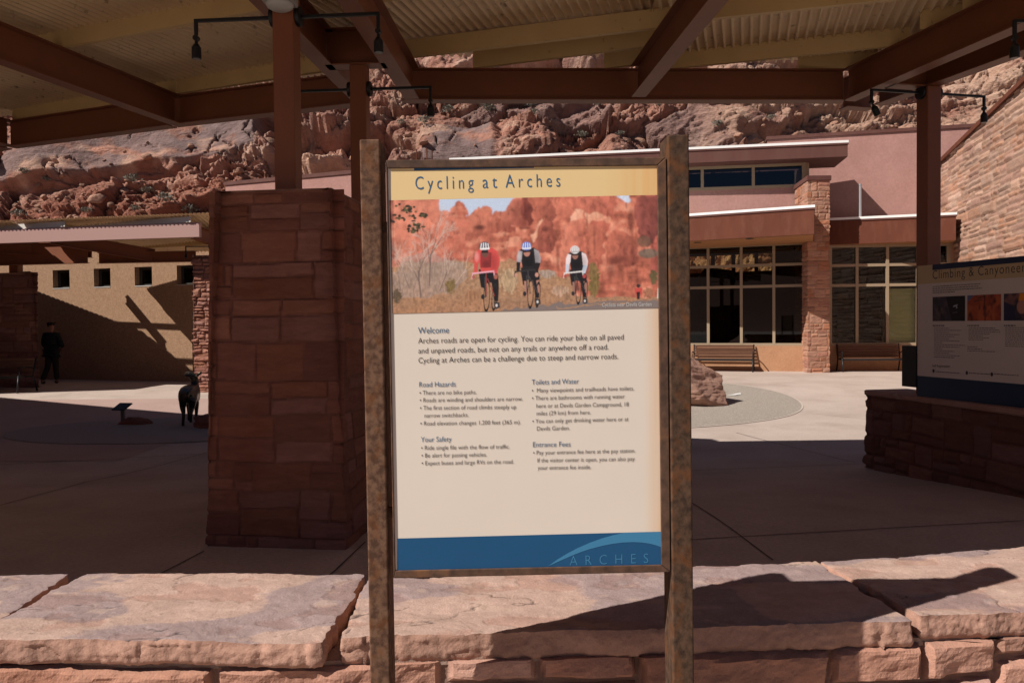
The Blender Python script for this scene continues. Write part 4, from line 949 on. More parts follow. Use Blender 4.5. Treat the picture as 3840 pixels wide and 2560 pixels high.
# three printed photographs
for kk, (x0, x1, pal) in enumerate(((386, 704, ((52, 44, 56), (88, 68, 70), (24, 20, 26))), (726, 1058, ((150, 62, 34), (178, 84, 44), (86, 34, 24))), (1084, 1420, ((52, 44, 60), (120, 80, 74), (36, 32, 46))))):
    g = Print(96, 72, pal[0]); a = fbm(g.X / 22, g.Y / 22, 0 * g.X + kk, 4, 50 + kk); b = fbm(g.X / 7, g.Y / 18, 0 * g.X + kk, 4, 60 + kk)
    k = np.clip((a - .4) * 4, 0, 1)[..., None]; g.I = g.I * (1 - k) + np.array(lin(*pal[1])) * k
    k = np.clip((b - .52) * 5, 0, 1)[..., None]; g.I = g.I * (1 - k) + np.array(lin(*pal[2])) * k
    if kk == 0:
        g.poly([(40, 0), (96, 0), (96, 72), (58, 72)], (18, 15, 18)); g.line(62, 30, 74, 26, 3, (190, 186, 190)); g.line(70, 26, 72, 36, 3, (170, 166, 170)); g.line(60, 48, 74, 46, 2, (90, 86, 90))
    if kk == 1:
        g.line(50, 0, 52, 72, 3, (60, 24, 18)); g.line(30, 10, 50, 6, 3, (70, 40, 30)); g.line(20, 18, 44, 14, 3, (80, 40, 28)); g.poly([(0, 0), (22, 0), (8, 14), (0, 20)], (90, 96, 128))
    if kk == 2:
        g.ell(52, 36, 14, 18, (170, 116, 100)); g.poly([(46, 2), (58, 2), (64, 20), (42, 20)], (214, 130, 40)); g.poly([(0, 20), (30, 34), (36, 72), (0, 72)], (30, 34, 60))
    tl, tr = cpn.px(*c13(x0, 430))[0], cpn.px(*c13(x1, 430))[0]
    zt_, zb_ = cpn.px(*c13(386, 428))[1], cpn.px(*c13(386, 664))[1]
    Hh, Ww = 36, 48; im = g.down(2)
    aa, bb = np.meshgrid(np.linspace(tl, tr, Ww), np.linspace(zt_, zb_, Hh))
    Vv = np.array([cpn.pt(p_, q_, 0.0012) for p_, q_ in zip(aa.ravel(), bb.ravel())]); fc = grid_faces(Hh, Ww)
    if np.cross(Vv[fc[0, 1]] - Vv[fc[0, 0]], Vv[fc[0, 2]] - Vv[fc[0, 0]]) @ cpn.n < 0: fc = fc[:, ::-1].copy()
    mesh_obj('photograph', Vv, fc, Mprint, ip, im.reshape(-1, 3))
# small print, too small to read in the photograph: grey text lines
V = []; Fc = []
rt_ = random.Random(4)
def tline(u0, v0, u1, h_=5.5):
    a = cpn.px(*c13(u0, v0)); b = cpn.px(*c13(u1, v0)); x = a[0]
    while x < b[0]:
        wl = min(rt_.uniform(0.012, 0.04), b[0] - x)
        if wl > 0.004:
            k = len(V); V.extend([cpn.pt(x + p_, a[1] + q_, 0.0012) for p_, q_ in ((0, 0), (wl, 0), (wl, h_ / 1000), (0, h_ / 1000))]); Fc.append((k, k + 1, k + 2, k + 3))
        x += wl + 0.006
for i, e_ in enumerate((855, 835, 870, 610)): tline(386, 330 + i * 20, e_, 7)
for i in range(15): tline(398, 735 + i * 20, rt_.choice([690, 550, 670, 650, 700, 480, 600]))
for i in range(7): tline(738, 733 + i * 19, rt_.choice([1000, 860, 1048, 880, 945]))
for i in range(3): tline(726, 916 + i * 20, (830, 870, 995)[i])
for i in range(10): tline(1096, 730 + i * 20, 1420)
for x in (386, 726, 1084): tline(x, 712, x + 115, 11)
for x in (415, 742, 990): tline(x, 1160 + (x - 415) * .04, x + 240, 7)
tag(mesh_obj('small_print', V, Fc, PBLK, ip), kind='stuff')
for x in (395, 721, 966):
    c_ = cpn.px(*c13(x, 1150 + (x - 395) * .06)); flat_l(cpn, [(c_[0] + 0.016 * math.cos(t), c_[1] + 0.021 * math.sin(t)) for t in np.linspace(0, 2 * math.pi, 17)[:-1]], 0.0013, 'number_disc', PBLK, ip)
bx0 = cpn.px(3384, 1300)[0]
m_ = MB(); m_.box(cpn.pt(bx0 / 2 - 0.004, (cpn.px(3412, 1296)[1] + cpn.px(3412, 1450)[1]) / 2, -0.05), cpn.ex * (-bx0 / 2 - 0.004), cpn.n * 0.06, cpn.ez * (cpn.px(3412, 1296)[1] - cpn.px(3412, 1450)[1]) / 2)
m_.build('registration_box', M_black, ip, 0.006)

# ================================================================== VISITOR CENTRE (right)
vc = thing('visitor_center', 'pink stucco visitor center with copper roof edges, tall windows and stone wing wall', 'building', (9, 26, -0.05))
def hz(pts, z0, z1, name, mt, bev=0.0, parent=None):
    m_ = MB(); m_.prism([tuple(p[:2]) for p in pts], z0, z1); return m_.build(name, mt, parent or vc, bev)
def dirv(deg): return np.array([math.cos(math.radians(deg)), -math.sin(math.radians(deg))])   # rightwards, coming nearer
def back(d): return np.array([-d[1], d[0]])
# --- window wall 1
d1 = dirv(20); b1 = back(d1); W1o = atY(3026, 1000, 25.6)[:2]
W1 = Plane((*W1o, 0), (*d1, 0), (0, 0, 1))
G1 = gz(0, 25)
z_top, z_h1, z_h2, z_sill = (W1.px(2720, 924)[1], W1.px(2720, 999)[1], W1.px(2720, 1077)[1], W1.px(2720, 1291)[1])
xs = [W1.px(u, 1100)[0] for u in (2656, 2780, 2902)]; pitch = (xs[2] - xs[0]) / 2
xs = [xs[0] - 3 * pitch, xs[0] - 2 * pitch, xs[0] - pitch] + xs + [0.0]
def window_wall(o2, d, xs, zs, parent, nm='window', fm=M_frame, gm=M_glass, fw_=0.045, dep=0.06, clear_from=99):
    """xs mullion centres, zs rail centres; returns the window child with frame bars and panes"""
    b_ = back(d); m_ = MB(); z0, z1 = min(zs), max(zs)
    P3 = lambda x, y, z: np.array([*(o2 + d * x + b_ * y), z])
    D3, B3 = np.array([*d, 0]), np.array([*b_, 0])
    for i, x in enumerate(xs):
        hw = fw_ if 0 < i < len(xs) - 1 else fw_ * 1.3
        m_.box(P3(x, 0, (z0 + z1) / 2), D3 * hw, B3 * dep, np.array([0, 0, (z1 - z0) / 2 + fw_]))
    for z in zs:
        for a, c in zip(xs[:-1], xs[1:]): m_.box(P3((a + c) / 2, 0, z), D3 * ((c - a) / 2 - fw_), B3 * (dep - 0.006), np.array([0, 0, fw_]))
    wn_ = m_.build(nm, fm, parent)
    for ci, (a, c) in enumerate(zip(xs[:-1], xs[1:])):
        for e, g in zip(sorted(zs)[:-1], sorted(zs)[1:]):
            q_ = [P3(a + fw_ * .9, 0, e + fw_ * .9), P3(c - fw_ * .9, 0, e + fw_ * .9), P3(c - fw_ * .9, 0, g - fw_ * .9), P3(a + fw_ * .9, 0, g - fw_ * .9)]
            mesh_obj('pane', q_, [(0, 1, 2, 3)], gm if ci < clear_from else M_glassc, wn_)
    return wn_
window_wall(W1o, d1, xs, [z_sill, z_h2, z_h1, z_top], vc)
Lw = xs[0] - 0.06
def wallq(o2, d, x0, x1, y0, y1): b_ = back(d); return [o2 + d * x0 + b_ * y0, o2 + d * x1 + b_ * y0, o2 + d * x1 + b_ * y1, o2 + d * x0 + b_ * y1]
hz(wallq(W1o, d1, Lw, 0.06, -0.08, 0.25), -0.12, z_sill - 0.046, 'base_wall', M_basewall)
hz(wallq(W1o, d1, Lw, 0.3, -0.05, 0.25), z_top + 0.046, 4.30, 'lintel_wall', M_basewall)
# --- fascia 1 (projecting roof edge)
fL, fR = atZ(2592, 801, 5.0)[:2], atZ(3053, 768, 5.0)[:2]
fd = (fR - fL) / np.linalg.norm(fR - fL); fbk = np.array([-fd[1], fd[0]])
f0 = fR - fd * 9.5
ZS1 = 4.13
def roof_edge(p0, p1, bk, depth, z0, z1, mt, soff, trim=0.055, nm='roof', ed=None):
    be = bk if ed is None else ed / (ed @ bk)
    r = hz([p0, p1, p1 + be * depth, p0 + bk * depth], z0 + 0.02, z1 - trim - 0.02, nm, mt)
    d_ = (p1 - p0) / np.linalg.norm(p1 - p0)
    q_ = [p0 + d_ * .02 + bk * .02, p1 - d_ * .02 + bk * .02, p1 - d_ * .02 + be * depth, p0 + d_ * .02 + bk * depth]
    m_ = MB(); m_.prism([tuple(p) for p in q_], z0, z0 + 0.021); m_.build('soffit', soff, r)
    q_ = [p0 - d_ * .02 - bk * .025, p1 + d_ * .025 - bk * .025, p1 + d_ * .025 + be * depth, p0 - d_ * .02 + bk * depth]
    m_ = MB(); m_.prism([tuple(p) for p in q_], z1 - trim - 0.075, z1 - trim - 0.02); m_.build('drip_edge', M_fasciad, r)
    m_ = MB(); m_.prism([tuple(p) for p in q_], z1 - trim - 0.0195, z1); m_.build('metal_edge', M_white, r)
    return r
r1 = roof_edge(f0, fR, fbk, 2.6, ZS1, 5.0, M_fascia, M_soffit, ed=np.array([0.375, 1.0]))
for u, v in ((2812, 895), (2616, 909)):
    c_ = atZ(u, v, ZS1); m_ = MB(); m_.tube([(c_[0], c_[1], ZS1 + 0.004), (c_[0], c_[1], ZS1 - 0.006)], 0.13, 20); m_.build('downlight', M_black, r1)
# --- stone fin between the two window walls
fn0, fn1 = atY(3029, 900, 24.9)[:2], atY(3111, 900, 24.9)[:2]; fb_ = atY(2984, 707, 26.5)[:2]
fdx = (fb_ - fn0) / np.linalg.norm(fb_ - fn0)
fin = [fn0, fn1, fn1 + fdx * 1.75, fn0 + fdx * 1.75]
masonry('stone_pier', fin, -0.12, 6.05, vc, res=0.028, bands=(0.2, 0.36), widths=(0.3, 0.62), depth=0.014, rough=0.012, seed=8, colors=STONE_B * np.array([0.84, 0.66, 0.66]), mortar=(0.30, 0.18, 0.12), mw=0.02, soft=0.03)
cf = [fn0 + np.array([-0.04, -0.05]), fn1 + np.array([0.04, -0.05]), fn1 + fdx * 1.8 + np.array([0.04, 0]), fn0 + fdx * 1.8 + np.array([-0.04, 0])]
hz(cf, 6.05, 6.20, 'pier_cap', M_fasciad, 0.01)
# --- window wall 2 and fascia 2
d2 = dirv(6); b2 = back(d2); W2o = atY(3111, 1000, 25.9)[:2]; W2p = Plane((*W2o, 0), (*d2, 0), (0, 0, 1))
xs2 = [W2p.px(u, 1100)[0] for u in (3111, 3212, 3326, 3440)]; xs2.append(xs2[-1] + xs2[-1] - xs2[-2])
zz2 = [W2p.px(3270, v)[1] for v in (1290, 1069, 994, 922)]
window_wall(W2o, d2, xs2, zz2, vc, clear_from=2)
hz(wallq(W2o, d2, -0.05, xs2[-1] + 0.6, -0.08, 0.25), -0.12, zz2[0] - 0.046, 'base_wall', M_basewall)
hz(wallq(W2o, d2, -0.05, xs2[-1] + 0.6, -0.05, 0.25), zz2[3] + 0.046, 4.30, 'lintel_wall', M_basewall)
hz(wallq(W2o, d2, xs2[-1] + 0.06, xs2[-1] + 0.6, -0.04, 0.2), zz2[0] - 0.04, zz2[3] + 0.04, 'end_wall', M_basewall)
g0, g1 = atZ(3111, 818, 4.98)[:2], atZ(3585, 796, 4.98)[:2]
gd = (g1 - g0) / np.linalg.norm(g1 - g0); gb = np.array([-gd[1], gd[0]])
roof_edge(g0, g1, gb, 1.8, 4.09, 4.98, M_fascia, M_soffit)
# --- upper storey: ribbon windows under a deep dark roof
d3 = dirv(9); b3 = back(d3); U0 = atY(3034, 700, 26.7)[:2]; UL = 13.0
UP_ = Plane((*U0, 0), (*d3, 0), (0, 0, 1))
zr1, zr0 = UP_.px(2820, 604)[1], UP_.px(2820, 703)[1]
zr1 = min(zr1, 6.93)
xs3 = [UP_.px(u, 650)[0] for u in (2633, 2824, 3014)]; p3 = (xs3[2] - xs3[0]) / 2; xs3 = [xs3[0] - p3 * k for k in (4, 3, 2, 1)] + xs3
window_wall(U0, d3, xs3, [zr0, zr1], vc, 'window', M_frame, M_glassb, 0.05)
hz(wallq(U0, d3, -UL, 0.0, 0, 5.5), 4.46, zr0 - 0.05, 'upper_wall', M_pink)
hz(wallq(U0, d3, xs3[-1] + 0.05, 0.0, -0.02, 5.5), zr0 - 0.051, 6.97, 'corner_post', M_frame)
hz(wallq(U0, d3, -UL, xs3[0] - 0.06, 0, 5.5), zr0 - 0.05, 6.97, 'upper_wall', M_pink)
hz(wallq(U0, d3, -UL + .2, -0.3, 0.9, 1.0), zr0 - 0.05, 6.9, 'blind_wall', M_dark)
u0, u1 = atZ(1300, 611, 7.52)[:2], atZ(3179, 526, 7.52)[:2]; ud = (u1 - u0) / np.linalg.norm(u1 - u0); ub = np.array([-ud[1], ud[0]])
u0 = u1 - ud * 13.4
roof_edge(u0, u1, ub, 1.75, 6.97, 7.52, M_fasciad, M_fasciad, 0.06)
hz(wallq(U0, d3, -0.08, 0.0, 0.06, 1.0), 4.46, 6.97, 'return_wall', M_pink)
# --- tall pink wall behind, long low pink wing to the left
t0, t1 = atZ(2878, 513, 8.33)[:2], atZ(3679, 463, 8.33)[:2]; td = (t1 - t0) / np.linalg.norm(t1 - t0); tb = np.array([-td[1], td[0]]); t2 = t1 + td * 3
hz([t0, t2, t2 + tb * 4, t0 + tb * 4], 4.46, 8.21, 'tall_wall', M_pink)
hz([t0 - td * .04 - tb * .05, t2 - tb * .05, t2 + tb * 4, t0 - td * .04 + tb * 4], 8.21, 8.33, 'parapet_cap', M_fasciad)
l0, l1 = atY(845, 683, 28.0), atY(1300, 640, 25.2); lh = (l0[2] + l1[2]) / 2; l1 = atZ(1300, 640, lh); l0 = atZ(845, 683, lh)
ld_ = (l1 - l0)[:2] / np.linalg.norm((l1 - l0)[:2]); lb = np.array([-ld_[1], ld_[0]]); l2 = l1[:2] + ld_ * 2.0
hz([l0[:2], l2, l2 + lb * 4, l0[:2] + lb * 4], -0.1, lh - 0.12, 'low_wing', M_pink)
hz([l0[:2] - ld_ * .04 - lb * .04, l2 - lb * .04, l2 + lb * 4, l0[:2] - ld_ * .04 + lb * 4], lh - 0.12, lh, 'parapet_cap', M_fasciad)
hz([l2 - ld_ * 0.02 + lb * 0.6, W1o + d1 * Lw + b1 * 0.1, W1o + d1 * Lw + b1 * 4, l2 + lb * 4], -0.1, 4.6, 'link_wall', M_pink)
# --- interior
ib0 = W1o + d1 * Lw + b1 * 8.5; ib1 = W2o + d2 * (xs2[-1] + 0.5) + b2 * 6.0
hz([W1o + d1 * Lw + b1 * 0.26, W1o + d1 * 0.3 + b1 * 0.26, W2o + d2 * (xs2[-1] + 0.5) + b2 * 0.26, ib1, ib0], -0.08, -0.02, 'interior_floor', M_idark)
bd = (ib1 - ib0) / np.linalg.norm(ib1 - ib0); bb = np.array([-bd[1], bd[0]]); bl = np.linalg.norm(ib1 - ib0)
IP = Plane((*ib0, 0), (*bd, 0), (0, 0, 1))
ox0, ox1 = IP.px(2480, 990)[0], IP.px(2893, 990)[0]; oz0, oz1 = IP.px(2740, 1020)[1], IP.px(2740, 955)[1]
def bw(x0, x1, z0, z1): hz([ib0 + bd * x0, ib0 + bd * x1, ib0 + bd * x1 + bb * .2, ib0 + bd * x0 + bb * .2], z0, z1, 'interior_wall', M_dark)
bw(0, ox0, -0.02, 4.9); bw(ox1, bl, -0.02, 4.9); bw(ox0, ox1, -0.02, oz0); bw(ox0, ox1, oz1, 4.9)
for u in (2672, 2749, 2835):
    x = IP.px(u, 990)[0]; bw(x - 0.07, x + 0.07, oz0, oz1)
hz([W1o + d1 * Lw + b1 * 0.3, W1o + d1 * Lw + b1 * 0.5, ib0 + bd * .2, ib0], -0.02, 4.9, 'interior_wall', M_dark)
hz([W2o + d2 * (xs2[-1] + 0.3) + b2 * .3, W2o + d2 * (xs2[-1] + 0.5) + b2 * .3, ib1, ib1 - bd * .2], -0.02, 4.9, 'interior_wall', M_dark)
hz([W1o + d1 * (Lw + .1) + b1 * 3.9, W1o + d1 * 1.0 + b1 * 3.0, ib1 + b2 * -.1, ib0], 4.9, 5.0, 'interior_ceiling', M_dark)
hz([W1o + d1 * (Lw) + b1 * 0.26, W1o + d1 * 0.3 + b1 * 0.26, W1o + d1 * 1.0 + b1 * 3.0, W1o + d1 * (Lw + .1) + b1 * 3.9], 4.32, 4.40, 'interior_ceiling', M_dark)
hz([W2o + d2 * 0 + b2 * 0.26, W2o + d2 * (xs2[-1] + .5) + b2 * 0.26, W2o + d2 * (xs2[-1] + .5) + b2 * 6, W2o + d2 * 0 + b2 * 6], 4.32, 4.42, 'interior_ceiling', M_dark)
px0, px1 = xs2[2] + 0.12, xs2[3] + 1.2
hz(wallq(W2o, d2, px0, px1, 0.20, 0.26), -0.02, zz2[1] - 0.12, 'partition', M_cream)
hz(wallq(W2o, d2, px0 - 0.16, px0 - 0.01, 0.18, 0.30), -0.02, zz2[2] + 0.3, 'partition', mat('ochre', (0.30, 0.21, 0.10), rough=0.8))
# display arch standing inside
m_ = MB(); m_.tube([np.array([*(W1o + d1 * (xs[3] + ax_) + b1 * 2.6), z]) for ax_, z in ((-1.2, 0), (-1.15, 1.4), (-0.8, 2.7), (-0.2, 3.35), (0.45, 3.2), (0.62, 2.75))], [0.5, 0.42, 0.36, 0.34, 0.36, 0.2], 12)
m_.build('display_arch', M_dark, vc, smooth=True)
# --- wing wall of coursed stone on the right
ww0 = atY(3418, 718, 30.7); ww1 = atY(3840, 313, 19.9)
wv = (ww1 - ww0)[:2]; wl = np.linalg.norm(wv); wv = wv / wl; wlen = wl + 5.0; wnr = np.array([-wv[1], wv[0]])
slope = (ww1[2] - ww0[2]) / wl
wend = ww0[:2] + wv * wlen
zt = lambda s: ww0[2] + slope * np.minimum(np.asarray(s, float), wlen)
o = masonry('wing_wall', [ww0[:2], wend], -0.1, zt, vc, closed=False, res=0.042, bands=(0.20, 0.40), widths=(0.5, 1.25), vprob=0.80, thin=0.3, depth=0.045, rough=0.012, seed=77, colors=STONE_B * np.array([0.95, 0.90, 0.96]) * 0.75 + np.array([0.46, 0.29, 0.215]) * 0.25, mortar=(0.34, 0.21, 0.15), mw=0.03, soft=0.035, warp=0.02, tilt=0.02, off=0.0)
m_ = MB(); thk = 0.55
m_.prism([tuple(ww0[:2] + wnr * 0.12), tuple(wend + wnr * 0.12), tuple(wend + wnr * thk), tuple(ww0[:2] + wnr * thk)], -0.1, [float(zt(0)) - .01, float(zt(wlen)) - .01] * 1 + [float(zt(wlen)) - .01, float(zt(0)) - .01]); m_.build('wing_core', M_pink, vc)
m_ = MB(); m_.prism([tuple(ww0[:2] - wnr * 0.07), tuple(wend - wnr * 0.07), tuple(wend + wnr * thk), tuple(ww0[:2] + wnr * thk)], [float(zt(0)), float(zt(wlen)), float(zt(wlen)), float(zt(0))], [float(zt(0)) + .13, float(zt(wlen)) + .13, float(zt(wlen)) + .13, float(zt(0)) + .13]); m_.build('wing_coping', M_fascia, vc)
# --- pipes on the roofs
def pipe(u, v0, v1, Y, r, label, mt=None, grp=None):
    a = atY(u, v0, Y); b = atY(u, v1, Y); m_ = MB(); m_.tube([(a[0], a[1], b[2]), (a[0], a[1], a[2])], r, 12)
    m_.tube([(a[0], a[1], a[2] - 0.03), (a[0], a[1], a[2] + 0.015)], r * 1.25, 12)
    o = m_.build('vent_pipe', mt or mat('galvanised', (0.42, 0.42, 0.43), rough=0.4, metal=0.6)); tag(o, label, 'pipe', grp); return o
pipe(3226, 692, 812, 26.3, 0.042, 'grey metal vent pipe standing on the lower roof by the pink wall')
for u, v in ((1562, 562), (1582, 573), (1600, 557), (1620, 566)):
    pipe(u, v, 604, 29.2, 0.022, 'thin brown vent pipe rising above the roof behind the sign top', M_fascia, 'thin pipes behind the sign')

# ================================================================== BENCHES
def bench(label):
    L = 1.9
    r = thing('park_bench', label, 'bench', (0, 0, 0), 'slatted benches')
    m_ = MB()
    for k in range(5): m_.box((0, 0.23 + 0.018 * k, 0.51 + 0.083 * k), (L / 2, 0, 0), (0, 0.014, 0.003), (0, -0.006, 0.032))
    m_.build('backrest', M_wood, r, 0.004)
    m_ = MB()
    for k in range(4): m_.box((0, -0.20 + 0.115 * k, 0.44 - 0.006 * k), (L / 2, 0, 0), (0, 0.048, 0), (0, 0, 0.016))
    m_.build('seat', M_wood, r, 0.004)
    for sx in (-L / 2 - 0.02, L / 2 + 0.02):
        m_ = MB(); m_.tube([(sx, 0.36, 0), (sx, 0.22, 0.40), (sx, 0.255, 0.55), (sx, 0.345, 0.89)], 0.024, 8); m_.tube([(sx, -0.32, 0), (sx, -0.27, 0.42)], 0.024, 8); m_.tube([(sx, -0.29, 0.42), (sx, 0.22, 0.405)], 0.022, 8)
        m_.tube([(sx, -0.26, 0.42), (sx, -0.24, 0.58), (sx, -0.29, 0.635), (sx, -0.12, 0.66), (sx, 0.10, 0.645), (sx, 0.27, 0.58)], 0.018, 8); m_.build('end_frame', M_black, r, smooth=True)
    m_ = MB(); m_.box((0, -0.25, 0.405), (L / 2, 0, 0), (0, 0.012, 0), (0, 0, 0.03)); m_.box((0, 0.2, 0.40), (L / 2, 0, 0), (0, 0.012, 0), (0, 0, 0.02)); m_.build('rail', M_black, r)
    return r
q = W1.px(2828, 1330)[0]
b_ = bench('slatted bench in shade below the tall windows behind the boulder'); pos = W1o + d1 * (q - 0.97) - b1 * 0.50; put(b_, (*pos, -0.04), math.atan2(d1[1], d1[0]))
q = W2p.px(3132, 1330)[0]; pos = W2o + d2 * (q + 0.97) - b2 * 0.50
put(copy_tree(b_), (*pos, -0.04), math.atan2(d2[1], d2[0]), 'slatted bench below the windows right of the stone pier, partly hidden by the black box')
pos = atY(100, 1400, 20.4)[:2]
put(copy_tree(b_), (pos[0] - 0.93, pos[1] + 0.1, float(gz(pos[0], 20.4))), math.radians(-9), 'dark bench at the left picture edge in front of the shaded stone wall')

# ================================================================== LEFT BUILDING
sb_ = thing('stucco_building', 'tan stucco building with a row of small square windows behind the left canopy', 'building', (-12, 24, -0.05))
d4 = dirv(18); b4 = back(d4); L0 = atY(500, 1300, 24.0)[:2]; LP = Plane((*L0, 0), (*d4, 0), (0, 0, 1))
wins = []
for ul, ur, vt, vb in ((198, 261, 1012, 1083), (352, 414, 1006, 1078), (505, 570, 1001, 1073), (663, 729, 994, 1068)):
    a = LP.px(ul, (vt + vb) / 2)[0]; b = LP.px(ur, (vt + vb) / 2)[0]; wins.append((a, b))
wz0 = np.mean([LP.px((a_ + c_) / 2, v)[1] for a_, c_, v in ((198, 261, 1083), (352, 414, 1078), (505, 570, 1073), (663, 729, 1068))]); wz1 = np.mean([LP.px((a_ + c_) / 2, v)[1] for a_, c_, v in ((198, 261, 1012), (352, 414, 1006), (505, 570, 1001), (663, 729, 994))])
dx0 = LP.px(719, 1200)[0]; dx1 = dx0 + 1.0; dzt = LP.px(722, 1168)[1]
X0, X1, ZTB = -9.0, 4.8, 4.6
WT = 0.32
def lw_(x0, x1, z0, z1): MBW.add(*(lambda p: (p[0], p[1]))(_pb(x0, x1, z0, z1)))
def _pb(x0, x1, z0, z1):
    q_ = wallq(L0, d4, x0, x1, 0, WT); v = [(*p, z0) for p in q_] + [(*p, z1) for p in q_]
    return v, [(3, 2, 1, 0), (4, 5, 6, 7), (0, 1, 5, 4), (1, 2, 6, 5), (2, 3, 7, 6), (3, 0, 4, 7)]
MBW = MB()
pitch_w = (wins[3][0] - wins[0][0]) / 3
allw = [(wins[0][0] - 2 * pitch_w, wins[0][1] - 2 * pitch_w), (wins[0][0] - pitch_w, wins[0][1] - pitch_w)] + wins
lw_(X0, X1, wz1, ZTB)
edges = [X0] + [e for w_ in allw for e in w_] + [X1]
for a, b in zip(edges[0::2], edges[1::2]): lw_(a, b, wz0, wz1)
lw_(X0, dx0, -0.15, wz0); lw_(dx1, X1, -0.15, wz0); lw_(dx0, dx1, dzt, wz0)
MBW.build('wall', M_stucco, sb_)
hz(wallq(L0, d4, X0, X1, WT, 5.0), ZTB, ZTB + 0.1, 'roof', M_fasciad, parent=sb_)
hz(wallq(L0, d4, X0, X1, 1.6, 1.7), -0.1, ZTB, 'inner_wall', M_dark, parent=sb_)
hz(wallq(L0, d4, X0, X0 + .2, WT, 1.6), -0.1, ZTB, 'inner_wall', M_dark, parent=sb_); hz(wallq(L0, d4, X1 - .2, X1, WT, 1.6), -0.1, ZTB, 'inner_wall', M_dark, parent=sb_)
for a, b in allw:
    o2 = L0 + b4 * 0.22
    window_wall(o2, d4, [a + 0.04, b - 0.04], [wz0 + 0.04, wz1 - 0.04], sb_, 'window', M_framed, M_glassb, 0.035, 0.03)
    hz(wallq(L0, d4, a + .005, b - .005, -0.012, 0.18), wz0 - 0.004, wz0 + 0.022, 'window_sill', mat('sill', (0.42, 0.40, 0.37), rough=0.5), parent=sb_)
hz(wallq(L0, d4, dx0, dx0 + 0.07, 0.06, 0.18), -0.1, dzt, 'door_frame', M_white, parent=sb_); hz(wallq(L0, d4, dx0 + 0.07, dx1, 0.10, 0.15), -0.1, dzt, 'door', M_black, parent=sb_)
MBS = MB(); MBS.prism([(-21.5, -2), (-19.2, -2), (-19.2, 24), (-21.5, 24)], -0.2, 5.2); MBS.build('unseen_sky_blocker', M_stucco, sb_)  # added block out of view, cuts low sky light on the left paving
# shaded stone wall on the far left
swx = atY(143, 1300, 21.6)[:2]; d5 = dirv(9); b5 = back(d5)
sw = thing('stone_wall', 'dark shaded sandstone wall behind the bench at the left picture edge', 'wall', (*swx, -0.1))
masonry('masonry', [swx - d5 * 4.5, swx, swx + np.array([-0.56, 0.8]), swx - d5 * 4.5 + b5 * 0.8], -0.12, 3.15, sw, res=0.035, bands=(0.25, 0.42), widths=(0.3, 0.8), batter=0.028, depth=0.02, rough=0.012, seed=91, mw=0.02, soft=0.04)

# ================================================================== LEFT CANOPY
lc = thing('shade_canopy', 'far steel canopy with pink fascia beam and wavy roof edge on the left', 'canopy', (-12, 20.5, 0))
dl = dirv(10.6); bl_ = back(dl)
K0 = atY(752, 890, 19.3)[:2]
zk = lambda x, y: 4.33 - 0.17 * ((np.array([x, y]) - K0) @ bl_)          # sheet height, falling to the back
ZF0, ZF1 = 3.80, 4.16
PKF = mat('pink_beam', (0.40, 0.235, 0.205), rough=0.5)
m_ = MB(); p0, p1 = K0 - dl * 12, K0; m_.sweep([(-.05, 0), (.05, 0), (.05, .36), (-.05, .36)], (*p0, ZF0), (*p1, ZF0)); m_.build('fascia_beam', PKF, lc, 0.006)
def lbeam(p0, p1, z0, z1_, zend): return ibeam(p0, p1, z0, z1_, lc, M_steel, 0.08, zend)
def atP(u, v, Y): return atY(u, v, Y)[:2]
R1 = atP(575, 985, 21.15)
lbeam(K0 - dl * 0.25 + bl_ * .1, K0 - dl * 0.1 + bl_ * 2.4, 3.78, 4.12, 3.50)
lbeam(K0 - dl * 4.3 + bl_ * .1, R1, 3.76, 4.10, 3.36)
lbeam(K0 - dl * 9.0 + bl_ * .1, atP(345, 1005, 21.3), 3.76, 4.14, 3.50)
rg0, rg1 = atP(372, 990, 21.3), atP(735, 982, 21.0)
lbeam(rg0, rg1, 3.34, 3.63, 3.34); lbeam(atP(-300, 1005, 21.9), atP(330, 1008, 20.9), 3.32, 3.90, 3.32)
for k in range(3):
    for j, (s0, s1) in enumerate(((-12.5, -7.6), (-7.6, -3.7), (-3.7, -0.2))):
        a = K0 + dl * s0 + bl_ * (0.62 + 0.95 * k); b = K0 + dl * s1 + bl_ * (-0.02 + 0.95 * k)
        if k == 0: a = K0 + dl * s0 + bl_ * 0.42; b = K0 + dl * s1 - bl_ * 0.10
        purlin(a, b, 4.165 - 0.17 * 0.95 * k, 4.300 - 0.17 * .95 * k, lc, mat('pale_purlin', (0.56, 0.52, 0.47), rough=0.5) if k == 0 else M_tan, d=0.05)
def backpt(u, v):                                    # point of the sheet's rear edge that throws its shadow on (u, v) of the wall
    x, z = LP.px(u, v); P = LP.pt(x, z); t = 0
    for _ in range(6):
        Q = P - TRAVEL * t; t = t + (zk(Q[0], Q[1]) - Q[2]) / (-TRAVEL[2])
    return (P - TRAVEL * t)[:2]
A1, A2 = backpt(150, 1095), backpt(532, 1240)
B1, B2 = backpt(548, 1080), backpt(700, 1038)
fe = lambda s, o_=-0.21: K0 + dl * s + bl_ * o_
deck([(-21, 17.0), (-14.2, 18.6), (-13.9, 21.0), (-21, 22.5)], math.radians(-2), parent=lc, z=4.40, pitch=0.11, dep=0.03)  # added sheet out of view, keeps the far-left stone wall and bench shaded
a1e = A1 + (A1 - A2) * 0.6
deck([fe(-13.5), fe(-5.1), A2, a1e], math.radians(-2), parent=lc, zfun=zk, pitch=0.11, dep=0.03)
b2e = B2 + (B2 - B1) * 1.3
deck([fe(-5.07), fe(0.35), b2e, B1], math.radians(-2), parent=lc, zfun=zk, pitch=0.11, dep=0.03)
T0 = backpt(474, 1110); lbeam(T0 - (T0 - fe(-5.5, 0.2)) * 0.4, T0, 3.60, 3.82, 3.60)
cpil = atY(792, 1400, 19.9)[:2]; cpil = cpil + np.array([0.12, 0.5])
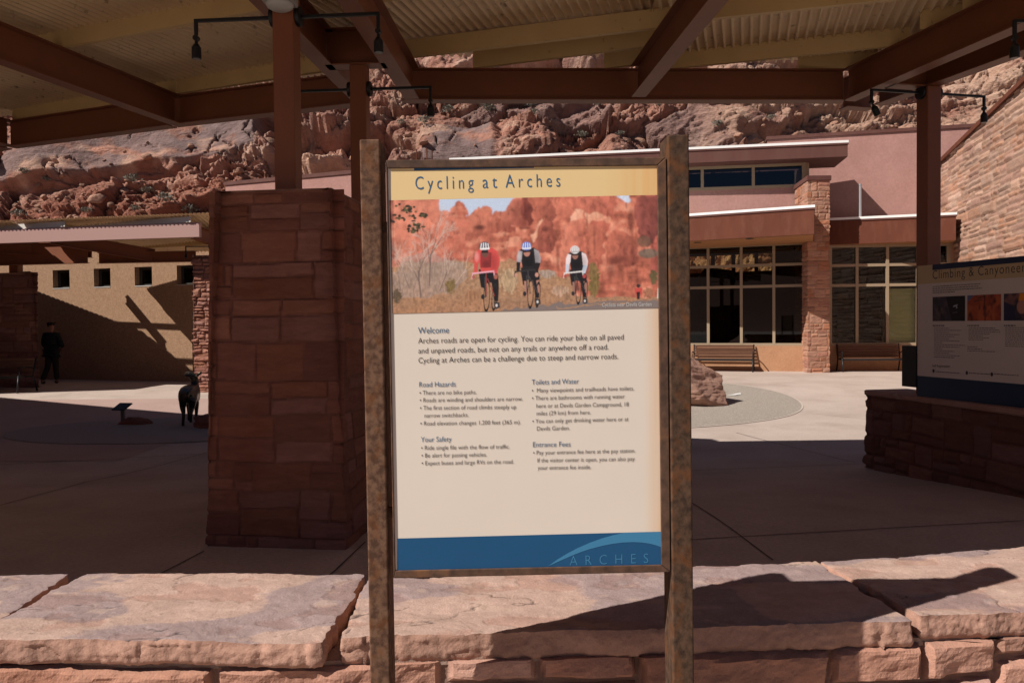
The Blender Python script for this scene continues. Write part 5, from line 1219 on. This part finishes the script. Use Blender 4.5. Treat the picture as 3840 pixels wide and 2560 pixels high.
c_m = MB(); c_m.box((cpil[0] - 0.1, cpil[1], 3.62), (0.09, 0, 0), (0, 0.09, 0), (0, 0, 0.2)); c_m.build('steel_column', M_steel, lc)
m_ = MB(); cl2 = atP(60, 1000, 22.0); m_.box((cl2[0], cl2[1], 3.3), (0.12, 0, 0), (0, 0.12, 0), (0, 0, 0.2)); m_.build('steel_column', M_steel, lc)
p3_ = thing('stone_pillar', 'rough split stone pillar, sunlit at its foot, under the left canopy', 'pillar', (*cpil, -0.12))
masonry('masonry', rect_path(cpil, 0.56, 0.5, math.radians(-6)), -0.16, 3.42, p3_, res=0.022, bands=(0.13, 0.24), widths=(0.24, 0.55), thin=0.5, depth=0.035, rough=0.03, seed=66, colors=STONE_A * 1.35, mw=0.02, soft=0.03, tilt=0.03, batter=0.012)
put(copy_tree(sp), (cpil[0] - 0.25, cpil[1] - 0.05, 3.68), math.pi, 'thin black arm spotlight under the right end of the left canopy')

# ================================================================== COURTYARD THINGS
def rock(name, label, cat, c, size, seed, mt, flat_=0.0, sub=5, group=None, ang=0.0, strata=0.0, sharp=0.5, root=True, shear=0.0):
    """broken sandstone block: sphere cut by random planes, then roughened"""
    n = 2 ** sub * 2; th = np.linspace(0, np.pi, n); ph = np.linspace(0, 2 * np.pi, 2 * n + 1)[:-1]
    T, Pp = np.meshgrid(th, ph, indexing='ij'); D = np.stack([np.sin(T) * np.cos(Pp), np.sin(T) * np.sin(Pp), np.cos(T)], -1)
    rg = np.random.RandomState(seed); r = np.full(T.shape, 1.25)
    for _ in range(13):
        v = rg.normal(size=3); v /= np.linalg.norm(v); o = rg.uniform(0.62, 1.0); k = D @ v; r = np.where(k > 0.05, np.minimum(r, o / np.maximum(k, 0.05)), r)
    P = D * r[..., None]
    nz = fbm(P[..., 0] * 2.2, P[..., 1] * 2.2, P[..., 2] * 3, 5, seed) - 0.5
    st = fbm(P[..., 0] * 0.8, P[..., 1] * 0.8, P[..., 2] * 7, 4, seed + 3) - 0.5
    P = P * (1 + 0.22 * nz + strata * st)[..., None]
    P[..., 2] = np.where(P[..., 2] > 0, P[..., 2] * (1 - shear * P[..., 0]), P[..., 2] * 0.75); P[..., 0] = P[..., 0] - 0.10 * P[..., 2]
    P = P * np.array(size) / 2; ca, sa = math.cos(ang), math.sin(ang)
    P = np.stack([P[..., 0] * ca - P[..., 1] * sa, P[..., 0] * sa + P[..., 1] * ca, P[..., 2]], -1)
    z0 = P[..., 2].min(); V = P.reshape(-1, 3) + np.array([c[0], c[1], c[2] - z0 - flat_])
    o = mesh_obj(name, V - np.array(c), grid_faces(n, 2 * n, wrap=True, flip=True), mt, None, None, smooth=False)
    o.location = tuple(c); return tag(o, label, cat, group)
bc_ = atG(2640, 1522)
rock('boulder', 'big layered red sandstone boulder on the round gravel bed', 'boulder', (bc_[0] - 0.22, bc_[1] + 0.40, bc_[2]), (2.0, 1.5, 1.42), 12, M_rock, 0.12, 6, strata=0.08, ang=0.15, shear=0.36)
rc_ = atG(790, 1606)
rock('flat_rock', 'low dark red rock beside the animal statue', 'rock', (rc_[0] + 0.12, rc_[1] + 0.2, rc_[2]), (0.95, 0.6, 0.5), 21, mat('dark_red_rock', (0.20, 0.08, 0.055), (0.16, 0.065, 0.045), 4, 0.95, 0.6, 30), 0.18, 5, strata=0.2)
rc2 = atG(480, 1590)
rock('flat_rock', 'low red rock at the foot of the tilted lectern', 'rock', (rc2[0] + 0.1, rc2[1], rc2[2]), (0.6, 0.4, 0.24), 33, MATS['dark_red_rock'], 0.1, 5)
pp = atG(2754, 1481)
m_ = MB(); m_.add([(pp[0] + a, pp[1] + b, pp[2] + c) for a, b, c in ((-.19, -.10, .012), (-.02, -.16, .02), (.17, .04, .012), (.20, .15, .045), (.02, .10, .016))], [(0, 1, 2, 3, 4)])
o = m_.build('paper_scrap', M_white); sd = o.modifiers.new('thick', 'SOLIDIFY'); sd.thickness = 0.004; tag(o, 'white paper scrap on the gravel beside the boulder', 'paper')
# tilted lectern
lcn = atG(458, 1592); q = atY(458, 1530, lcn[1])
le = thing('lectern_sign', 'small tilted black lectern sign on a post near the statue', 'sign', lcn)
m_ = MB(); m_.box((lcn[0] + 0.02, lcn[1], (lcn[2] + q[2]) / 2), (0.03, 0, 0), (0, 0.03, 0), (0, 0, (q[2] - lcn[2]) / 2 + 0.02)); m_.build('post', mat('grey_post', (0.10, 0.09, 0.085), rough=0.6), le)
m_ = MB(); m_.box((q[0], q[1], q[2] + 0.03), (0.125, -0.02, 0.0), (0.035, 0.10, 0.055), (-0.008, -0.006, 0.010)); m_.build('tilted_board', M_black, le, 0.006)
# animal statue, seen from behind, head raised and turned
sc0 = atG(702, 1592); sx = (sc0[1]) / F
def SV(u, y, v): q_ = atY(u, v, sc0[1] + y); return (q_[0] - sc0[0], y, q_[2] - sc0[2])
fv = [SV(704, -.20, 1478), SV(706, -.02, 1474), SV(714, .20, 1476), SV(722, .36, 1470),            # 0 rump 1 loin 2 ribs 3 chest
      SV(729, .44, 1448), SV(733, .48, 1424), SV(722, .46, 1404), SV(710, .53, 1400), SV(695, .60, 1404),   # 4 neck 5 6 skull 7 8 muzzle
      SV(686, -.24, 1500), SV(685, -.18, 1528), SV(689, -.30, 1552), SV(686, -.27, 1586), SV(687, -.22, 1595),      # 9.. left hind
      SV(722, -.22, 1502), SV(719, -.15, 1528), SV(716, -.26, 1550), SV(715, -.22, 1572), SV(716, -.17, 1580),      # 14.. right hind
      SV(736, .36, 1500), SV(737, .37, 1530), SV(736, .38, 1558), SV(738, .40, 1574),                    # 19.. right fore
      SV(706, .38, 1500), SV(708, .39, 1530), SV(708, .40, 1556), SV(709, .42, 1576),                     # 23.. left fore
      SV(736, .45, 1410), SV(748, .44, 1399), SV(757, .44, 1393), SV(714, .42, 1407), SV(703, .40, 1408), SV(692, .40, 1405), SV(703, -.33, 1474), SV(703, -.37, 1490)]
fe_ = [(0, 1), (1, 2), (2, 3), (3, 4), (4, 5), (5, 6), (6, 7), (7, 8), (0, 9), (9, 10), (10, 11), (11, 12), (12, 13), (0, 14), (14, 15), (15, 16), (16, 17), (17, 18),
       (3, 19), (19, 20), (20, 21), (21, 22), (3, 23), (23, 24), (24, 25), (25, 26), (6, 27), (27, 28), (28, 29), (6, 30), (30, 31), (31, 32), (0, 33), (33, 34)]
fr_ = [.20, .19, .19, .15, .085, .068, .085, .066, .04, .085, .055, .034, .026, .034, .085, .055, .034, .027, .034, .065, .04, .027, .032, .065, .04, .027, .032, .022, .034, .012, .022, .032, .012, .045, .02]
V, Fc = skin_mesh(fv, fe_, fr_)
st_ = mesh_obj('deer_statue', V, Fc, M_bronze, None, smooth=True); st_.location = (sc0[0], sc0[1], sc0[2] - min(v[2] for v in V)); tag(st_, 'dark bronze young animal statue with raised ears seen from behind', 'statue')
# the person walking away under the left canopy
pc = atG(196, 1438); pc[2] = float(gz(pc[0], pc[1]))
pe = thing('person', 'person in dark cap, black jacket and dark trousers walking beneath the left canopy', 'person', pc)
pw = lambda L: [(a + pc[0], b + pc[1], c + pc[2]) for a, b, c in L]
J = [(0, 0, .97), (0, 0, 1.12), (0, .01, 1.30), (0, .015, 1.42), (-.005, .02, 1.51), (-.02, .045, 1.60), (-.03, .06, 1.69), (-.03, .06, 1.745),
     (-.17, .01, 1.43), (-.235, .0, 1.26), (-.255, .03, 1.12), (-.17, .24, 1.08), (-.11, .30, 1.10),
     (.17, .01, 1.43), (.25, .0, 1.26), (.285, .03, 1.12), (.19, .24, 1.10), (.12, .30, 1.11),
     (-.085, 0, .90), (-.11, .0, .52), (-.20, -.16, .10), (-.205, -.14, .04), (-.23, -.02, .03),
     (.085, 0, .90), (.07, .08, .50), (.11, .06, .09), (.11, .06, .045), (.0, .17, .03),
     (-.08, .10, 1.66), (-.102, .115, 1.645), (-.095, .33, 1.09), (-.09, .345, 1.10), (.105, .33, 1.10)]
JE = [(0, 1), (1, 2), (2, 3), (3, 4), (4, 5), (5, 6), (6, 7), (3, 8), (8, 9), (9, 10), (10, 11), (11, 12), (3, 13), (13, 14), (14, 15), (15, 16), (16, 17), (0, 18), (18, 19), (19, 20), (20, 21), (21, 22), (0, 23), (23, 24), (24, 25), (25, 26), (26, 27), (6, 28), (28, 29)]
JR = [.14, .135, .15, .12, .06, .062, .092, .075, .075, .055, .045, .033, .03, .075, .055, .045, .033, .03, .09, .062, .045, .04, .03, .09, .062, .045, .04, .03, .03, .014]
J2 = J[:30]; k0 = len(J2); hands = []
for base, sgx in ((12, 1), (17, -1)):                     # fingers curled in front of the body
    for f_ in range(5):
        p = J[base]; a = (p[0] + sgx * (0.012 + 0.006 * f_), p[1] + (0.03 if f_ < 4 else 0.0), p[2] - 0.03 + 0.018 * f_); b = (a[0] + sgx * 0.035, a[1] + 0.008, a[2] - 0.004)
        J2 += [a, b]; JE += [(base, k0), (k0, k0 + 1)]; JR += [.009, .008]; k0 += 2
V, Fc = skin_mesh(J2, JE, JR); mesh_obj('body', np.array(V) + pc, Fc, mat('skin', (0.30, 0.15, 0.10), rough=0.6), pe, smooth=True)
V, Fc = skin_mesh([J[0], (0, -.01, .86)] + [J[i] for i in (1, 2, 3, 8, 9, 10, 11, 13, 14, 15, 16)], [(1, 0), (0, 2), (2, 3), (3, 4), (4, 5), (5, 6), (6, 7), (7, 8), (4, 9), (9, 10), (10, 11), (11, 12)],
                  [(.20, .17), (.19, .16), (.20, .16), (.215, .17), (.155, .13), .105, .082, .072, .055, .105, .082, .072, .055])
mesh_obj('jacket', np.array(V) + pc, Fc, mat('black_cloth', (0.010, 0.011, 0.016), rough=0.9), pe, smooth=True)
V, Fc = skin_mesh([(0, 0, .93)] + [J[i] for i in (18, 19, 20, 23, 24, 25)], [(0, 1), (1, 2), (2, 3), (0, 4), (4, 5), (5, 6)], [.155, .115, .085, .07, .115, .085, .07])
mesh_obj('trousers', np.array(V) + pc, Fc, mat('dark_trousers', (0.022, 0.02, 0.018), rough=0.9), pe, smooth=True)
for pts in (((-.20, -.17, .07), (-.205, -.12, .05), (-.235, .02, .035)), ((.115, .03, .06), (.09, .09, .05), (-.01, .18, .035))):
    V, Fc = skin_mesh(pts, [(0, 1), (1, 2)], [.055, .05, .04]); mesh_obj('shoe', np.array(V) + pc, Fc, M_black, pe, smooth=True)
V, Fc = skin_mesh([(-.03, .055, 1.70), (-.03, .055, 1.755), (-.10, .13, 1.715), (-.17, .16, 1.705)], [(0, 1), (0, 2), (2, 3)], [(.108, .108), .085, (.06, .02), (.05, .012)])
mesh_obj('cap', np.array(V) + pc, Fc, mat('cap_cloth', (0.03, 0.026, 0.022), rough=0.9), pe, smooth=True)

# ================================================================== CLIFF
def nonuni(a0_, a, b, b0_, st, big):
    return np.concatenate([np.arange(a0_, a, big), np.arange(a, b, st), np.arange(b, b0_ + .1, big)])
cu_ = nonuni(-150, -40, 46, 160, 0.085, 1.6); cv_ = np.concatenate([np.arange(0, 36, 0.075), np.arange(36, 75, 0.5)])
U_, Vv_ = np.meshgrid(cu_, cv_)
# slope profile along v: gentle talus, steeper wall, then easier again
ang = np.radians(36 + 20 * sstep(7, 14, cv_) - 6 * sstep(22, 30, cv_))
dvv = np.diff(cv_, prepend=cv_[0]); PY = 40 + np.cumsum(np.cos(ang) * dvv); PZ = -0.5 + np.cumsum(np.sin(ang) * dvv)
bx, by, bz = U_, PY[:, None] + 0 * U_, PZ[:, None] + 0 * U_
by = by + 0.0022 * np.maximum(np.abs(bx) - 40, 0) ** 1.4
nY, nZ = -np.sin(ang)[:, None], np.cos(ang)[:, None]
big = (fbm(bx / 15, by / 15, bz / 13, 4, 201) - .5) * 3.8 + (fbm(bx / 5.5, by / 5.5, bz / 4.5, 4, 202) - .5) * 1.8
w1 = fbm(bx / 3, by / 3, bz / 3, 3, 203) - .5; w2_ = fbm(bx / 3, by / 3, bz / 3, 3, 204) - .5
def blob(x0, x1, z0, z1, s=1.0, dip=0.0, xr=0.0):
    zz = bz - dip * (bx - xr); wob = w1 * 0.9
    return sstep(x0 - s, x0 + s, bx + wob) * (1 - sstep(x1 - s, x1 + s, bx + wob)) * sstep(z0 - s * .5, z0 + s * .5, zz + wob * .6) * (1 - sstep(z1 - s * .5, z1 + s * .5, zz + wob * .6))
slabL = blob(-33.5, -17.5, 11.9, 15.9, 0.30, 0.20, -26)
slabC = blob(-6.3, -1.0, 11.5, 15.0, 0.35)
slabR = sstep(11, 17, bx + w1 * 4) * sstep(13, 16, bz + w2_ * 3)
dirt = (1 - sstep(9.0, 11.5, bz - 0.10 * (bx + 26) + w1 * 2)) * (1 - sstep(-18, -13, bx))       # red talus low on the left
smooth = np.clip(slabL + slabC, 0, 1)
amp = (1 - 0.94 * smooth) * (1 - 0.45 * slabR) * (1 - 0.35 * dirt)
h = big
fr_ = lambda v, k: np.mod(v * k, 1.0)
cells = []
# large fractured masses, each with its own tilt and its own degree of shattering
f1, f2, idL, fct = worley((bx + 1.6 * w1 + 0.5 * bz) / 5.6, by / 7.0, (bz + 0.9 * w2_ - 0.16 * bx) / 2.9, 291)
edL = np.clip((f2 - f1) / 0.09, 0, 1) ** 0.6
rL = np.where(fr_(idL, 7919.0) < 0.28, 0.28, np.where(fr_(idL, 7919.0) < 0.50, 0.6, 1.0)); rL = np.maximum(rL, dirt * 0.8) * (0.25 + 0.75 * edL) + 0.25 * (1 - edL)
h = h + amp * (1.5 * (idL - .5) + 3.2 * fct + 0.7 * (edL - 1))
for sc, a, sd in ((1.7, 0.62, 305), (0.78, 0.40, 309), (0.36, 0.21, 313)):
    x_ = (bx + 1.0 * w1) / sc * 0.72; y_ = (by + 1.0 * w2_) / sc; z_ = (bz + 0.6 * w1 - 0.14 * bx) / sc * 2.0
    f1, f2, idv, fct = worley(x_, y_, z_, sd); ed = np.clip((f2 - f1) / 0.10, 0, 1) ** 0.7
    h = h + amp * rL * a * ((idv - .5) * 1.1 + (ed - 0.9) * 0.55 + 1.9 * fct); cells.append((idv, ed))
cells = [(idL, edL)] + cells
qz = (bz - 0.15 * bx + 1.1 * w1 + 0.5 * w2_)
for per, a, k in ((2.6, 0.9, 3), (0.95, 0.38, 5), (0.36, 0.12, 7)):
    s_ = qz / per + 0.35 * fbm(bx / 4, by / 4, bz / 8, 2, 320 + k); fr = s_ - np.floor(s_)
    prof = np.where(fr < 0.82, (fr / 0.82) ** 0.6, (1 - fr) / 0.18) - 0.55
    lay = vnoise(np.floor(s_) * 7.1 + bx * 0.06, 0 * bx, 0 * bx, 330 + k)
    h = h + a * prof * (0.15 + 1.1 * lay) * (1 - 0.85 * smooth) * (1 - 0.35 * dirt) * (0.48 + 0.52 * rL)
h = h + smooth * 1.0 + smooth * 0.5 * (fbm(bx / 3, by / 3, bz / 3, 4, 340) - .5) - 0.7 * blob(-31, -14, 10.4, 11.5, 0.3, 0.16, -26)
cr = fbm(bx / 2.1, by / 2.1, bz / 2.1, 4, 345); crack = np.exp(-((cr - 0.5) / 0.012) ** 2) * sstep(0.5, 0.6, vnoise(bx / 2, by / 2, bz / 2, 346))
h = h - crack * 0.45 * (0.5 + smooth) 
# a shady recess left of the sign top and a dark gully further right
h = h - 1.5 * blob(-15.5, -8.2, 10.4, 14.8, 0.5) - 1.2 * blob(3.2, 6.4, 13.0, 17, 0.5, 0.0) - 1.5 * blob(16.0, 19.5, 11.5, 15.0, 0.5)
h = h + 1.0 * blob(-1.0, 3.4, 10, 16.5, 1.2)
h = h + (fbm(bx * 2.2, by * 2.2, bz * 2.6, 4, 350) - .5) * 0.30 * (1 - .7 * smooth) * (0.35 + 0.65 * rL)
CV = np.stack([bx + 0.15 * h * (w2_), by + nY * h, bz + nZ * h], -1)
t1_ = fbm(bx / 6, by / 6, bz / 6, 4, 401)[..., None]; t2_ = fbm(bx / 1.6, by / 1.6, bz / 1.2, 4, 402)[..., None]; lay_ = vnoise(bx * .1, 0 * bx, qz * 1.6, 403)[..., None]
c_red, c_br, c_tan, c_mau = np.array((.325, .155, .108)), np.array((.265, .132, .098)), np.array((.43, .265, .195)), np.array((.20, .135, .125))
CC = c_red * (1 - t1_) + c_br * t1_
k = sstep(.50, .68, t2_ * .7 + lay_ * .3); CC = CC * (1 - k) + c_tan * k
CC = CC * (0.82 + 0.36 * cells[0][0][..., None]) * (0.88 + 0.24 * cells[2][0][..., None])
CC = CC * (0.86 + 0.28 * vnoise(bx * .15, 0 * bx, qz * 5.5, 407) [..., None]) * (0.92 + 0.16 * np.random.RandomState(5).rand(*bx.shape))[..., None]
vk = (sstep(.62, .8, fr_(idL, 331.7)) * (rL < .4) * (1 - slabR))[..., None]; CC = CC * (1 - vk * .6) + c_mau * vk * .6
vm = np.clip(smooth * 0.9 + 0.25 * (t1_[..., 0] > .5), 0, 1) * sstep(.42, .56, fbm(bx / 2.2, by / 2.2, bz / 1.4, 5, 404)); CC = CC * (1 - vm[..., None]) + c_mau * vm[..., None]
kr = (slabR * sstep(.35, .6, fbm(bx / 3, by / 3, bz / 2, 4, 405)))[..., None]; CC = CC * (1 - kr * .75) + np.array((.47, .31, .225)) * kr * .75
kd = (dirt * .85)[..., None]; CC = CC * (1 - kd) + np.array((.265, .098, .062)) * (0.75 + .5 * t2_) * kd
cliff = mesh_obj('cliff', CV.reshape(-1, 3), grid_faces(len(cv_), len(cu_)), M_cliff, None, CC.reshape(-1, 3), smooth=False)
tag(cliff, kind='structure')
CVf = CV.reshape(-1, 3)
def on_cliff(u, v):
    d = ray(u, v); d = d / np.linalg.norm(d); rel = CVf - CAM; t = rel @ d; off = np.linalg.norm(rel - t[:, None] * d, axis=1)
    c_ = off < 0.22
    if not c_.any(): return CVf[np.argmin(off)]
    i = np.where(c_)[0]; return CVf[i[np.argmin(t[i])]]
# loose stones lying on the slope
rg = np.random.RandomState(9)
sel = np.where((np.abs(bx - 2) < 42) & (np.abs(Vv_ - 14) < 13))
prob = (0.12 + 1.0 * dirt[sel] + 0.25 * (1 - smooth[sel]) * (cells[0][1][sel] < .7))
prob = prob / prob.sum(); pick = rg.choice(len(prob), 1500, False, prob)
t_ = (1 + 5 ** .5) / 2
ico = np.array([(-1, t_, 0), (1, t_, 0), (-1, -t_, 0), (1, -t_, 0), (0, -1, t_), (0, 1, t_), (0, -1, -t_), (0, 1, -t_), (t_, 0, -1), (t_, 0, 1), (-t_, 0, -1), (-t_, 0, 1)]) / math.hypot(1, t_)
icf = np.array([(0, 11, 5), (0, 5, 1), (0, 1, 7), (0, 7, 10), (0, 10, 11), (1, 5, 9), (5, 11, 4), (11, 10, 2), (10, 7, 6), (7, 1, 8), (3, 9, 4), (3, 4, 2), (3, 2, 6), (3, 6, 8), (3, 8, 9), (4, 9, 5), (2, 4, 11), (6, 2, 10), (8, 6, 7), (9, 8, 1)])
def shatter(seed, n_=2):
    r_ = np.random.RandomState(seed); V = ico.copy(); Fi = icf.copy()
    for _ in range(n_):
        mid = {}; V2 = list(V); F2 = []
        def gm(a, b):
            kk = (min(a, b), max(a, b))
            if kk not in mid: q_ = (V2[a] + V2[b]) / 2; mid[kk] = len(V2); V2.append(q_ / np.linalg.norm(q_))
            return mid[kk]
        for a, b, c in Fi: ab, bc2, ca = gm(a, b), gm(b, c), gm(c, a); F2 += [(a, ab, ca), (b, bc2, ab), (c, ca, bc2), (ab, bc2, ca)]
        V, Fi = np.array(V2), np.array(F2)
    r = np.full(len(V), 1.3)
    for _ in range(11):
        v = r_.normal(size=3); v /= np.linalg.norm(v); kk = V @ v; r = np.where(kk > .05, np.minimum(r, r_.uniform(.6, 1) / np.maximum(kk, .05)), r)
    return V * r[:, None], Fi
shapes = [shatter(s) for s in range(10)]
RV, RF, RC = [], [], []; k0 = 0
for i in pick:
    p = CV[sel[0][i], sel[1][i]]; s = 0.09 * (1 + rg.pareto(2.2)); s = min(s, 0.6)
    V, Fi = shapes[rg.randint(10)]; sc = s * np.array([rg.uniform(.8, 1.6), rg.uniform(.8, 1.3), rg.uniform(.4, .9)])
    a = rg.uniform(0, 6.28); Rm = np.array((Matrix.Rotation(a, 3, 'Z') @ Matrix.Rotation(rg.uniform(-.5, .5), 3, 'X')))
    RV.append((V * sc) @ Rm.T + p + np.array([0, -0.25 * s, 0.25 * s])); RF.append(Fi + k0); k0 += len(V)
    RC.append(np.tile(np.array((.36, .205, .145)) * rg.uniform(.6, 1.25), (len(V), 1)))
rub = mesh_obj('rubble', np.vstack(RV), np.vstack(RF), M_cliff, None, np.vstack(RC)); tag(rub, 'loose broken sandstone scattered over the slope', 'rubble', kind='stuff')
# desert shrubs on ledges
def shrub_mesh(seed, leafy):
    r_ = np.random.RandomState(seed); m_ = MB()
    for _ in range(150):
        th, ph = r_.uniform(0, 6.28), r_.uniform(.0, 1.35); rr = r_.uniform(.35, 1) ** .5; d = np.array([math.sin(ph) * math.cos(th), math.sin(ph) * math.sin(th), math.cos(ph)])
        p = d * rr * np.array([.42, .42, .40]); s_ = r_.uniform(.02, .05) * (1.2 if leafy else .7)
        a = np.cross(d, r_.normal(size=3)); a /= np.linalg.norm(a); b = np.cross(d, a) * .5 + d * .9
        m_.add([p - a * s_, p + b * s_ * 2.2, p + a * s_], [(0, 1, 2)])
        if _ % 5 == 0: m_.tube([(0, 0, -.05), p], [.010, .004], 4, False)
    return m_
sroot = None
spots = [(1760, 388), (1820, 396), (1985, 392), (1505, 455), (1690, 415), (2175, 505), (2130, 395), (2250, 392), (1830, 412), (85, 658), (165, 680), (490, 675), (565, 715), (505, 780), (700, 792), (60, 815), (330, 800), (620, 765), (1600, 452), (2000, 442), (2330, 500), (2460, 400), (2700, 470), (2900, 440)]
for i, (u, v) in enumerate(spots):
    p = on_cliff(u, v)
    if sroot is None: sroot = o = shrub_mesh(5, True).build('desert_shrub', M_shrub)
    else: o = sroot.copy(); COL.objects.link(o)
    s_ = 0.8 + 0.7 * ((i * 37) % 10) / 10
    o.location = tuple(p + np.array([0, -.1, .05])); o.scale = (s_, s_, s_ * .8); o.rotation_euler = (0, 0, i * 1.7)
    tag(o, 'small grey green desert shrub on the rocky slope', 'shrub', 'desert shrubs on the cliff')
# added backdrop rise behind the camera, keeps low sky out of window reflections
hx = np.linspace(-220, 220, 90); hv = np.linspace(0, 1, 24); HX, HVv = np.meshgrid(hx, hv)
HY = -70 - 60 * HVv + 8 * (fbm(HX / 30, HVv * 3, 0 * HX, 4, 501) - .5); HZ = -0.5 + 25 * sstep(0, 1, HVv) * (0.6 + 0.8 * fbm(HX / 40, HVv * 2, 0 * HX, 5, 502))
backdrop_rise = mesh_obj('added_backdrop_rise', np.stack([HX, HY, HZ], -1).reshape(-1, 3), grid_faces(24, 90, flip=True), mat('backdrop_rise_rock', (.26, .125, .085), (.2, .1, .07), .15, .95), smooth=True); tag(backdrop_rise, kind='structure')
